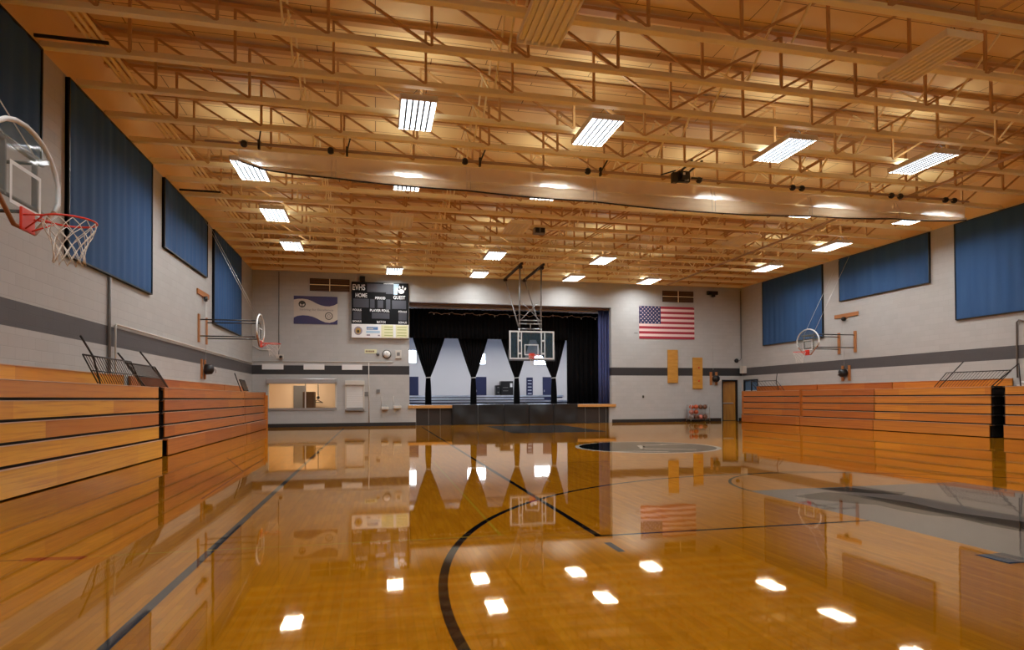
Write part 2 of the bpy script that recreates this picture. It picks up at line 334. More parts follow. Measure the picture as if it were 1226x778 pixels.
f.flat(seg(2.14, 5.12, 2.14, 5.48, .07), Z2, 'fline'); f.flat(seg(9.07, 5.76, 12.2, 5.76, .05), Z2, 'fblack')
f.flat(seg(5.30, 4.02, 5.30, 4.30, .1), Z3, 'fline'); f.flat(seg(5.08, 4.16, 5.33, 4.16, .28), Z2, 'fgrey'); f.flat(seg(5.05, 4.02, 5.36, 4.02, .03), Z3, 'fblack'); f.flat(seg(5.06, 4.02, 5.06, 4.30, .03), Z3, 'fblack')
f.flat(seg(3.5, 12.45, 9.9, 12.45, .035), Z1, 'fbrown')
f.flat(seg(-4.9, 6.12, -2.6, 6.07, .03), Z1, 'fbrown'); f.flat(seg(-2.6, 6.07, 1.25, 6.02, .028), Z2, 'fyellow'); f.flat(seg(1.22, 6.02, 1.22, 13.4, .035), Z1, 'fyellow')
f.flat(seg(-2.98, 6.08, -2.48, 6.03, .11), Z3, 'fred')
f.flat(seg(-2.36, 9.2, -2.55, 15.45, .035), Z1, 'fbrown'); f.flat(seg(-3.45, 15.6, -2.46, 12.45, .035), Z2, 'fbrown')
f.flat(seg(XL+1, 15.75, 5.4, 15.75, .03), Z1, 'fbrown')
# animal stripe emblem in the near key
f.flat([(5.65, 7.42), (6.31, 7.62), (6.48, 7.46), (6.65, 7.05), (6.75, 6.61), (6.69, 6.19), (6.68, 5.86), (6.76, 5.63), (6.89, 5.3), (6.7, 4.6), (6.38, 4.91), (6.33, 5.26), (6.40, 5.62), (6.22, 5.87), (6.16, 6.15), (6.19, 6.56), (5.98, 6.74), (5.80, 7.0), (5.69, 7.15)], Z2, 'fdark')
f.flat([(6.4, 7.93), (6.97, 7.95), (7.07, 7.64), (7.39, 7.31), (7.15, 7.14), (6.82, 7.38), (6.6, 7.6)], Z2, 'fdark')
for i in range(7): f.flat(seg(5.42+.01*(i % 2), 6.98-.075*i, 5.52, 6.95-.075*i, .035), Z3, 'fblack')   # a row of small dark letters, too worn to read
# centre circle
f.flat(disc(7.35, 15.8, 1.98, 64), Z1, 'fwhite'); f.flat(disc(7.35, 15.8, 1.86, 64), Z2, 'fdark')
for a in ((5.75, 14.62, 6.5, 14.56), (6.5, 14.56, 7.2, 14.2), (6.98, 15.2, 7.35, 16.3), (7.35, 16.3, 8.2, 16.36), (8.1, 16.5, 8.95, 16.5), (6.9, 15.3, 8.2, 14.6)): f.flat(seg(*a, .13), Z3, 'fwhite')
fl = struct(f.build('floor', origin=(0, 0, 0)), 'glossy golden maple basketball court floor')

# ------------------------------------------------------------------ walls
S0, S1 = 2.585, 3.03
def wall(name, axis, pos, thick, u0, u1, holes, zmax, mats, bands):
    """cells of solid wall between holes; thick > 0 grows away from the room"""
    us = sorted({u0, u1} | {h[0] for h in holes} | {h[1] for h in holes}); zs = sorted({0, zmax} | set(bands) | {h[2] for h in holes} | {h[3] for h in holes})
    b = MB()
    for a0, a1 in zip(us, us[1:]):
        for z0, z1 in zip(zs, zs[1:]):
            c, z = (a0+a1)/2, (z0+z1)/2
            if any(h[0] < c < h[1] and h[2] < z < h[3] for h in holes): continue
            k = mats[1] if S0 < z < S1 else (mats[2] if z > ZC and len(mats) > 2 else mats[0])
            p0, p1 = min(pos, pos+thick), max(pos, pos+thick)
            if axis == 'x': b.box(a0, a1, p0, p1, z0, z1, k)
            else: b.box(p0, p1, a0, a1, z0, z1, k)
    return struct(b.build(name, origin=(0, 0, 0)))
B = (S0, S1, ZC)
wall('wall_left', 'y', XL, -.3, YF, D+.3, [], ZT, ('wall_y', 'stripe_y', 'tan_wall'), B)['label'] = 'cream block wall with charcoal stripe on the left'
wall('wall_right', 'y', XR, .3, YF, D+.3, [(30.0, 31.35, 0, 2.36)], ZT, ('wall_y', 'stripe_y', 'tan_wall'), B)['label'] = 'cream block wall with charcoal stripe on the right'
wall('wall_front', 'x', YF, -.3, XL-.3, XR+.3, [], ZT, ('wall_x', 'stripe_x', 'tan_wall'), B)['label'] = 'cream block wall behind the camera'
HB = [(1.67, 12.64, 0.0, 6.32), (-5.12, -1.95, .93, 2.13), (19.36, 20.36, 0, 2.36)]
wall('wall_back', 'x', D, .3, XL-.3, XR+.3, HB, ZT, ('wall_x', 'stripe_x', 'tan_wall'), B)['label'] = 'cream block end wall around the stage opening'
bx = MB().box(XL-.3, XR+.3, YF-.3, D+.3, ZT, ZT+.1, 'deck'); struct(bx.build('ceiling', origin=(0, 0, 0)), 'tan painted roof deck above the joists')
for nm, b_ in (('baseboard_back', [(-5.85, 1.99, D-.02, D), (12.66, 19.3, D-.02, D)]), ('baseboard_right', [(XR-.02, XR, 4, 30), (20.42, XR-.02, D-.02, D)]), ('baseboard_left', [(XL, XL+.02, 0, D-.02)])):
    b = MB()
    for q in b_: b.box(*q, 0, .17, 'base')
    struct(b.build(nm, origin=(0, 0, 0)))
# wall strips flanking the stage apron: the opening is narrower at floor level
b = MB(); b.box(1.67, 2.0, D, D+.3, 0, .93, 'wall_x'); b.box(12.5, 12.64, D, D+.3, 0, .93, 'wall_x'); struct(b.build('trim_1', origin=(0, 0, 0)), 'cream wall returns beside the stage apron')

# ------------------------------------------------------------------ roof joists
Y0, DP = 11.025, 1.353
def make_joist(y, label):
    t = thing('roof_joist', (XM, y, ZC), label, 'roof joist', 'tan steel roof joists')
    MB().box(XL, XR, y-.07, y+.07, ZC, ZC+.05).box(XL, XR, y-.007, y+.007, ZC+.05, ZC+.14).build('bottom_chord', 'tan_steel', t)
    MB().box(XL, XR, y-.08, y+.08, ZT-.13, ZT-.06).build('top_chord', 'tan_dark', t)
    xs = [6.4+1.8*i for i in range(-7, 9)]; xs = [x for x in xs if XL+.4 < x < XR-.4]
    for i, x in enumerate(xs):
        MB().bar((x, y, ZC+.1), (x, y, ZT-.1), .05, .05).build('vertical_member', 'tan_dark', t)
    ends = [XL+.25] + xs + [XR-.25]
    for a, c in zip(ends, ends[1:]):
        if (a+c)/2 < 7.2: p, q = (a, y, ZT-.12), (c, y, ZC+.08)
        else: p, q = (a, y, ZC+.08), (c, y, ZT-.12)
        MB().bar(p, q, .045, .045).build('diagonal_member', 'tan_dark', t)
    return t
KS = list(range(-3, 16))
def ordn(k):
    return ['first', 'second', 'third', 'fourth', 'fifth', 'sixth', 'seventh', 'eighth', 'ninth', 'tenth', 'eleventh', 'twelfth', 'thirteenth', 'fourteenth', 'fifteenth', 'sixteenth', 'seventeenth', 'eighteenth', 'nineteenth'][k]
j0 = None
for k in reversed(KS):
    y = Y0+k*DP; lab = f'tan steel open-web roof joist spanning wall to wall, {ordn(15-k)} counted from the stage wall'
    if k == 15: j0 = make_joist(y, lab)
    else: copy_tree(j0, (XM, y, ZC), lab)
for bi, (x, wh) in enumerate(((-1.6, 'nearest the left wall'), (2.35, 'second from the left wall'), (7.3, 'along the middle of the roof'), (12.3, 'second from the right wall'), (16.3, 'nearest the right wall'))):
    t = thing('cross_bridging', (x, Y0+6*DP, ZC+.07), f'run of small crossed tan braces between the joists, {wh}', 'bridging', 'crossed braces between roof joists')
    for k in KS[:-1]:
        a, c = Y0+k*DP+.08, Y0+(k+1)*DP-.08
        MB().bar((x, a, ZC+.12), (x, c, ZT-.15), .035, .035).bar((x+.06, a, ZT-.15), (x+.06, c, ZC+.12), .035, .035).build('brace_pair', 'tan_steel', t)
# three tan conduits on the left side of the roof
for x, wh in ((-5.02, 'closest to the left wall'), (-4.90, 'middle of three'), (-4.78, 'farthest from the left wall')):
    tag(MB().tube([(x, 6, ZC+.2), (x, 31.4, ZC+.2)], .034, 8).build('conduit', 'bar_tan'), f'tan conduit running the length of the ceiling above the joists, {wh}', 'conduit', 'tan ceiling conduits')
for y, wh in ((Y0+1*DP-.2, 'near the camera'), (Y0+7*DP-.2, 'farther back')):
    tag(MB().box(XL, -4.68, y, y+.04, ZC+.1, ZC+.15).build('steel_angle', 'dark'), f'short dark steel angle carrying the three conduits at the left wall, {wh}', 'bracket', 'conduit supports')

# ------------------------------------------------------------------ fluorescent fixtures
FW, FL, FZ = .76, 1.46, 7.46
LD = {}
def fixture(x, y, lit, label):
    t = thing('ceiling_light', (x, y, FZ), label, 'ceiling light', 'lit fluorescent ceiling lights' if lit else 'unlit fluorescent ceiling lights')
    h = MB(); z = FZ; rm = 'refl' if lit else 'refl_off'; hm = 'housing' if lit else 'refl_off'
    h.box(x-FW/2, x+FW/2, y-FL/2, y+FL/2, z+.07, z+.12, hm)
    h.box(x-FW/2, x-FW/2+.02, y-FL/2, y+FL/2, z, z+.07, hm); h.box(x+FW/2-.02, x+FW/2, y-FL/2, y+FL/2, z, z+.07, hm)
    for s_ in (-1, 1): h.box(x-FW/2+.02, x+FW/2-.02, y+s_*(FL/2-.015)-.015, y+s_*(FL/2-.015)+.015, z, z+.07, hm)
    h.build('housing', None, t)
    r = MB(); n_ = 6; p = (FW-.04)/n_
    for i in range(n_+1):
        xc = x-FW/2+.02+p*i; a = xc-.018 if i else xc; c = xc+.018 if i < n_ else xc
        r.add([(a, y-FL/2+.03, z+.069), (c, y-FL/2+.03, z+.069), (xc, y-FL/2+.03, z+.032), (a, y+FL/2-.03, z+.069), (c, y+FL/2-.03, z+.069), (xc, y+FL/2-.03, z+.032)], [(0, 1, 2), (3, 5, 4), (0, 2, 5, 3), (2, 1, 4, 5), (0, 3, 4, 1)], rm)
    r.build('reflector', None, t)
    for i in range(1, n_):
        xc = x-FW/2+.02+p*i; MB().box(xc-.021, xc+.021, y-FL/2+.031, y+FL/2-.031, z+.004, z+.02, 'gap_dark' if lit else 'refl_off').build('gap_strip', None, t)  # strips added for the dim gaps between tubes, dark on lit fixtures
    for i in range(n_):
        xc = x-FW/2+.02+p*(i+.5); a = MB(); w_ = .041
        a.add([(xc+dx, yy, z+.045+dz) for yy in (y-FL/2+.06, y+FL/2-.06) for dx, dz in ((-w_, .008), (-w_*.6, -.01), (w_*.6, -.01), (w_, .008), (0, .018))], [(0, 1, 6, 5), (1, 2, 7, 6), (2, 3, 8, 7), (3, 4, 9, 8), (4, 0, 5, 9), (4, 3, 2, 1, 0), (5, 6, 7, 8, 9)], 'tube' if lit else 'tube_off')
        a.build('tube', None, t)
    if lit:
        MB().box(x-.3, x+.3, y-.6, y+.6, z+.1201, z+.128).build('added_uplight_plate', 'up_plate', t)  # unseen plate and upward lamp added to brighten the ceiling
        for nm, pw, zz, rx, sx, sy in (('lamp_down', DOWN_W, z+.024, 0, FW-.06, FL-.08), ('added_uplight', UP_W, z+.129, pi, .58, 1.18)):
            ld = LD.get(nm)
            if not ld:
                ld = bpy.data.lights.new(nm, 'AREA'); ld.shape = 'RECTANGLE'; ld.size = sx; ld.size_y = sy; ld.energy = pw; ld.color = LAMP; LD[nm] = ld
            lo_ = bpy.data.objects.new(nm, ld); COL.objects.link(lo_); lo_.parent = t; lo_.location = (0, 0, zz-FZ); lo_.rotation_euler = (rx, 0, 0)
    w_ = MB()
    for s_ in (-1, 1):
        w_.bar((x-.2, y+s_*.5, z+.12), (x-.02, y+s_*.5, ZC+.12), .008, .008); w_.bar((x+.2, y+s_*.5, z+.12), (x+.02, y+s_*.5, ZC+.12), .008, .008)
    w_.build('hanger_wire', 'blacksteel', t)
    return t
CX = [-3.25, .87, 4.98, 9.88, 14.02, 18.15]; RY = [13.22, 17.35, 21.38, 25.6, 29.7]
cn = ['leftmost', 'second from left', 'third from left', 'fourth from left', 'fifth from left', 'rightmost']
L = []
rn = {1.0: 'behind the camera', 5.1: 'in the unseen row added above the camera', 13.22: 'in the row before the divider curtain', 17.35: 'in the row over the divider curtain', 21.38: 'in the first row beyond the divider curtain', 25.6: 'in the second row beyond the divider curtain', 29.7: 'in the row along the stage wall'}
LIT = {13.22: (1, 2, 3, 4), 17.35: (0, 1, 2, 3, 4, 5), 21.38: (0, 5), 25.6: (0, 2, 3, 5), 29.7: (1, 2, 3, 4), 5.1: (0, 1, 2, 3, 4, 5)}  # the row above the camera is added out of view as fill light
proto = {}
def place_light(x, y, lit, label):
    if lit not in proto: proto[lit] = fixture(x, y, lit, label)
    else: copy_tree(proto[lit], (x, y, FZ), label)
for y, cols in LIT.items():
    for n_i, c in enumerate(cols):
        pos = ('left', 'right')[n_i] + 'most' if len(cols) == 2 else (['leftmost', 'second from left', 'third from left', 'rightmost'][n_i] if len(cols) == 4 else cn[c])
        place_light(CX[c], y, True, f'lit fluorescent light, {pos} lit one {rn[y]}')
place_light(2.75, 9.4, False, 'unlit tan fluorescent light at the top edge of the photo left of its twin')
place_light(9.8, 9.1, False, 'unlit tan fluorescent light with pale end cap at the upper right')
place_light(CX[1], 21.38, False, 'unlit pale light panel left of the main backboard, beyond the divider curtain')
place_light(CX[2], 21.38, False, 'unlit pale light panel above the main backboard, beyond the divider curtain')
place_light(CX[4], 21.38, False, 'unlit tan light panel beside the dark ceiling rail on the right')

# ------------------------------------------------------------------ divider curtain, drive pipe
ties = [-3.35, -1.1, 2.4, 6.0, 9.7, 13.0, 16.2, 19.0]; zx = [-3.35, -2.75, -2.0, -1.1, 2.4, 6.0, 9.7, 13.0, 16.2, 18.6, 19.0]; zb = [7.36, 7.17, 7.11, 7.08, 7.0, 6.94, 6.85, 6.95, 7.05, 7.13, 7.18]
def zbot(x):
    for i in range(10):
        if x <= zx[i+1]+1e-6:
            t = (x-zx[i])/(zx[i+1]-zx[i]); return zb[i]+(zb[i+1]-zb[i])*t - (.03*sin(pi*t) if 3 <= i <= 8 else 0)
    return zb[-1]
def pinch(x): return 1-.45*max(math.exp(-((x-t)/.14)**2) for t in ties)
t = thing('divider_curtain', (7.8, 16.3, 6.86), 'cream gathered divider curtain rolled up under the joists across the gym', 'divider curtain')
YC = 16.33
def prof(u, v):
    x = -3.35+u*22.35; zt = max(7.24, zbot(x)+.04); z0 = zbot(x); a = v*2*pi; r = .1*pinch(x)*(1.0+.12*sin(x*5.1)+.08*sin(x*13)+.10*sin(a*5+x*3))
    return (x, YC+r*cos(a)*(1 if v < 1 else 1), z0+(zt-z0)*(.5+.5*sin(a)) + .012*sin(x*9+a*2))
MB().grid(prof, 240, 14).build('vinyl_roll', 'vinyl', t)
MB().grid(lambda u, v: (-3.35+u*22.35, YC+.02*sin((-3.35+u*22.35)*11)*(1-v), 7.22+v*.42), 240, 3).build('mesh_strip', 'netmesh', t)
MB().tube([(-3.35+i*22.35/120, YC-.03, zbot(-3.35+i*22.35/120)-.015) for i in range(121)], .02, 6).build('hem_rope', 'hem', t)
for x in ties[1:-1]:
    for dx in (0, .1): MB().tube([(x+dx, YC+.05, ZC), (x+dx, YC-.11, 7.3), (x+dx, YC-.11, zbot(x))], .007, 5).build('lifting_strap', 'cable', t)
t = thing('curtain_winch_pipe', (7.2, 15.6, 7.45), 'long dark drive pipe with black spools hanging beside the rolled divider curtain', 'winch pipe')
MB().tube([(-3.95, 15.6, 7.5), (18.3, 15.6, 7.5)], .022, 10).box(-3.2, 18, 15.66, 15.7, 7.53, 7.58).build('pipe', 'pipeb', t)
for x in (-3.08, -1.08, 2.26, 5.61, 8.92, 11.94, 12.25, 15.39, 15.71, 17.4, 17.73):
    MB().tube([(x-.07, 15.6, 7.5), (x-.03, 15.6, 7.5), (x+.03, 15.6, 7.5), (x+.07, 15.6, 7.5)], [.055, .085, .085, .055], 12).build('spool', 'blacksteel', t)
for x in (-2.74, -.69, 2.65, 5.97):
    MB().bar((x, 15.6, 7.4), (x, 15.6, 7.62), .05, .09).bar((x, 15.55, 7.5), (x+.12, 15.2, 7.8), .03, .03).build('hanger', 'blacksteel', t)
mo = MB().box(8.2, 8.55, 15.42, 15.56, 7.36, 7.66).box(8.25, 8.45, 15.3, 15.42, 7.4, 7.58).tube([(8.62, 15.48, 7.5), (8.95, 15.48, 7.5)], .03, 8).box(8.02, 8.18, 15.4, 15.54, 7.32, 7.6).build('motor', 'blacksteel', t, .01)
MB().box(8.27, 8.33, 15.285, 15.299, 7.5, 7.56).box(8.38, 8.5, 15.405, 15.419, 7.38, 7.43).build('name_plate', 'white', mo)
MB().bar((7.7, 15.5, 7.52), (8.1, 15.4, 7.64), .03, .03).bar((8.3, 15.45, 7.66), (8.45, 15.1, 7.85), .04, .04).bar((8.55, 15.45, 7.66), (8.75, 15.1, 7.85), .04, .04).build('motor_bracket', 'blacksteel', t)
tag(MB().box(16.15, 16.22, 6.5, 16.1, 7.56, 7.62).build('ceiling_rail', 'pipeb'), 'dark grey steel rail under the joists at the upper right, nearer the camera', 'rail', 'dark ceiling rails')
tag(MB().box(15.72, 15.79, 17.7, 31.3, 7.56, 7.62).build('ceiling_rail', 'pipeb'), 'dark grey steel rail under the joists running to the stage wall on the right', 'rail', 'dark ceiling rails')
t = thing('ceiling_projector', (5.9, 21.7, 7.4), 'small twin dark speaker box tucked under the joists above the main backboard', 'speaker')
MB().box(5.7, 6.1, 21.6, 21.85, 7.42, 7.64).build('cabinet', 'grey_steel', t, .01)
for x in (5.8, 6.0): MB().box(x-.07, x+.07, 21.585, 21.6, 7.46, 7.62).build('grille', 'blacksteel', t)

# ------------------------------------------------------------------ blue wall panels
def panel(side, y0, y1, z0, label):
    x = XL if side < 0 else XR; s_ = -side; z1 = ZC-.04
    t = thing('wall_panel', (x+s_*.06, (y0+y1)/2, z0), label, 'wall panel', 'blue fabric wall panels')
    n_ = 60
    b = MB(); b.grid(lambda u, v: (x+s_*(.07+.010*sin(u*(y1-y0)*2*pi/.42)+.006*sin(u*37)), y0+.03+u*(y1-y0-.06), z0+.03+v*(z1-z0-.06)), int((y1-y0)*22), 2, 'blue'); b.build('fabric', None, t)
    fr = MB(); a, c = sorted((x, x+s_*.05))
    fr.box(a, c, y0, y1, z0, z1, 'blacksteel'); a, c = sorted((x, x+s_*.085))
    fr.box(a, c, y0, y0+.03, z0, z1, 'blacksteel').box(a, c, y1-.03, y1, z0, z1, 'blacksteel').box(a, c, y0+.03, y1-.03, z0, z0+.03, 'blacksteel').box(a, c, y0+.03, y1-.03, z1-.03, z1, 'blacksteel')
    fr.build('frame', None, t)
panel(-1, 7.85, 12.33, 5.6, 'blue fabric panel at the left edge of the photo, above the near backboard')
panel(-1, 13.3, 17.82, 4.15, 'tall blue fabric panel behind the red rim on the left wall')
panel(-1, 18.77, 23.25, 5.65, 'short blue fabric panel high on the left wall between two tall ones')
panel(-1, 24.15, 28.8, 4.15, 'tall blue fabric panel on the left wall nearest the stage wall')
panel(1, 24.87, 29.45, 4.15, 'tall blue fabric panel on the right wall nearest the stage wall')
panel(1, 19.16, 23.8, 5.68, 'short blue fabric panel high on the right wall between two tall ones')
panel(1, 13.6, 18.12, 4.12, 'tall blue fabric panel at the right edge of the photo')
panel(1, 8.0, 12.6, 5.68, 'short blue fabric panel on the right wall outside the photo')

# ------------------------------------------------------------------ bleachers
TZ = [(.02, .41), (.46, .73), (.785, 1.05), (1.105, 1.36), (1.415, 1.66)]
def bleacher(side, y0, y1, label, endA=True, endB=True, dark0=False, dark1=False, wood='wood'):
    xw = XL if side < 0 else XR; s_ = -side; dep = 0.9 if side < 0 else 1.04
    X = lambda d: xw+s_*d
    def bb(b, d0, d1, a, c, z0, z1, m_):
        p, q = sorted((X(d0), X(d1))); b.box(p, q, a, c, z0, z1, m_)
    t = thing('bleacher_section', (X(dep/2), (y0+y1)/2, 0), label, 'bleachers', 'folded wooden bleacher sections')
    for i, (z0, z1) in enumerate(TZ):
        d = dep - (0 if i == 0 else .07+.004*i)
        b = MB(); bb(b, d-.03, d, y0, y1, z0, z1, wood); b.build('front_board', None, t, .004)
        b = MB(); bb(b, d-.26, d-.032, y0, y1, z1-.03, z1, wood); bb(b, d-.032, d+.012, y0, y1, z1+.001, z1+.012, 'edge'); b.build('seat_board', None, t)
    b = MB(); bb(b, .1, dep-.14, y0+.04, y1-.04, .02, 1.6, 'dark'); b.build('understructure', None, t)
    b = MB(); bb(b, .1, dep-.38, y0, y1, 1.62, 1.65, wood); b.build('top_deck', None, t)
    b = MB(); bb(b, .03, .08, y0, y1, 1.62, 1.94, wood); bb(b, .02, .10, y0, y1, 1.94, 1.955, 'edge'); b.build('back_board', None, t)
    for e, yy, dk in ((endA, y0, dark0), (endB, y1, dark1)):
        if e:
            k = MB(); a, c = (yy, yy+.035) if yy == y0 else (yy-.035, yy)
            o_ = .12 if not dk else .16
            for i, (z0, z1) in enumerate(TZ): bb(k, .12, dep-o_-.02, a, c, z0, z1+.03, 'dark' if dk else wood)
            if dk:
                for i, (z0, z1) in enumerate(TZ): bb(k, .2, dep-.11, a-.10 if yy == y0 else c, a if yy == y0 else c+.10, z1-.02, z1+.01, 'pulley')
            else: bb(k, .12, dep-.04, a, c, 0, 1.7, wood)
            k.build('end_panel', None, t)
    return t
bleacher(-1, 2.4, 15.97, 'folded wooden bleachers at the left edge, nearest the camera', dark1=True)
bleacher(-1, 16.38, 25.70, 'long folded wooden bleachers on the left beyond the dark gap', dark0=True, endB=False, wood='wood_red')
t = bleacher(-1, 25.74, 30.15, 'folded wooden bleachers on the left wall nearest the stage wall', endA=False, wood='wood_red')
MB().box(XL+.12, XL+.95, 30.152, 30.19, 0, 1.55).box(XL+.12, XL+.8, 30.152, 30.19, 1.55, 1.7).build('end_board', 'wood_gold', t)
bleacher(1, 25.31, 30.02, 'folded wooden bleachers on the right wall nearest the stage wall, by the exit', wood='wood_red')
bleacher(1, 20.95, 25.26, 'folded wooden bleachers on the right wall, middle section between two joints', endA=False, wood='wood_red')
bleacher(1, 16.13, 20.91, 'folded wooden bleachers on the right beside the dark gap', endB=False, dark0=True, wood='wood_gold')
bleacher(1, 4.0, 15.66, 'folded wooden bleachers cut off by the right edge of the photo', dark1=True, wood='wood_gold')
for s_, y, lab in ((-1, 16.175, 'dark steel frame in the gap of the left bleachers'), (1, 15.895, 'dark steel frame in the gap of the right bleachers')):
    xw = XL if s_ < 0 else XR; X = lambda d: xw-s_*d; t = thing('bleacher_gap_frame', (X(.35), y, 0), lab, 'frame', 'dark gap frames in the bleachers')
    a, c = sorted((X(.05), X(.6))); MB().box(a, c, y-.08, y+.08, 0, 1.5).build('back_plate', 'dark', t)
    for z in (.42, .75, 1.06, 1.38): MB().box(min(a, c), max(a, c)+(0), y-.07, y+.07, z, z+.02, 'pulley').build('ledge', None, t)

def rail(name, x, posts, top, bars, label, low=None, mid=None, m_='blacksteel', panel_=None):
    """folded aisle rail standing on the top deck; all points are (y, z)"""
    ys = [p[0] for q in posts for p in q]; t = thing(name, (x, sum(ys)/len(ys), 1.66), label, 'handrail', 'folded black aisle rails on the bleachers')
    for p in posts: MB().tube([(x, a, z) for a, z in p], .018, 8).build('post', m_, t)
    (a0, z0), (a1, z1) = top; dy, dz = low
    MB().tube([(x, a0, z0), (x, a1, z1)], .016, 8).build('top_bar', m_, t)
    MB().tube([(x, a0+dy*.55, z0-dz*.55), (x, a1+dy*.55, z1-dz*.55)], .012, 6).build('middle_bar', m_, t)
    MB().tube([(x, a0, z0), (x, a0+dy, z0-dz)], .014, 6).build('side_bar', m_, t); MB().tube([(x, a1, z1), (x, a1+dy, z1-dz)], .014, 6).build('side_bar', m_, t)
    for i in range(1, bars):
        u = i/bars; MB().bar((x, a0+(a1-a0)*u, z0+(z1-z0)*u), (x, a0+(a1-a0)*u+dy, z0+(z1-z0)*u-dz), .009, .009).build('baluster', m_, t)
    if panel_: MB().add([(x+.012, a0+.04, z0-.02), (x+.012, a1-.04, z1-.02), (x+.012, a1+dy-.04, z1-dz+.02), (x+.012, a0+dy+.04, z0-dz+.02)], [(0, 1, 2, 3)]).build('mesh_infill', 'blacksteel', t).modifiers.new('s', 'SOLIDIFY').thickness = .004
    return t
xl = -5.2
rail('aisle_rail', xl, [((12.43, 2.53), (12.94, 2.19), (13.25, 1.68))], ((12.52, 2.2), (14.75, 2.2)), 20, 'black folded aisle rail with slanted bars on the left bleachers, nearest the camera', low=(.62, .5))
rail('aisle_rail', -5.32, [((14.4, 2.36), (16.0, 1.68)), ((15.64, 2.48), (17.62, 1.68))], ((14.78, 2.18), (16.6, 2.18)), 26, 'black folded aisle rail with two long posts above the gap of the left bleachers', low=(1.0, .48))
rail('aisle_rail', xl, [((24.75, 2.35), (25.93, 1.68))], ((25.55, 2.14), (26.5, 2.14)), 24, 'small dark folded aisle rail on the left bleachers nearest the stage wall', low=(.8, .42), panel_=True)
rail('aisle_rail', 19.9, [((17.24, 2.57), (18.2, 1.68)), ((15.39, 2.39), (16.28, 1.68)), ((15.39, 2.39), (15.34, 1.68))], ((17.9, 2.2), (15.62, 2.19)), 20, 'dark folded aisle rail with slanted bars on the right bleachers beside the gap', low=(.5, .5))
rail('aisle_rail', 20.1, [((27.61, 2.58), (27.7, 2.15), (27.5, 1.72))], ((29.9, 2.22), (27.66, 2.2)), 9, 'thin dark folded aisle rail on the far right bleachers by the exit', low=(-.6, .5))
tag(MB().box(19.95, 20.3, 15.1, 15.5, 1.68, 1.72).tube([(20.1, 15.15, 1.76), (20.3, 15.6, 1.80)], .04, 8).build('white_bundle', 'white'), 'white bundle lying on the right bleachers at the photo edge', 'bundle')
tag(MB().box(-5.7, -5.4, 13.7, 15.2, 1.652, 1.68).build('white_board', 'offw'), 'pale flat board lying under the nearest left aisle rail', 'board')

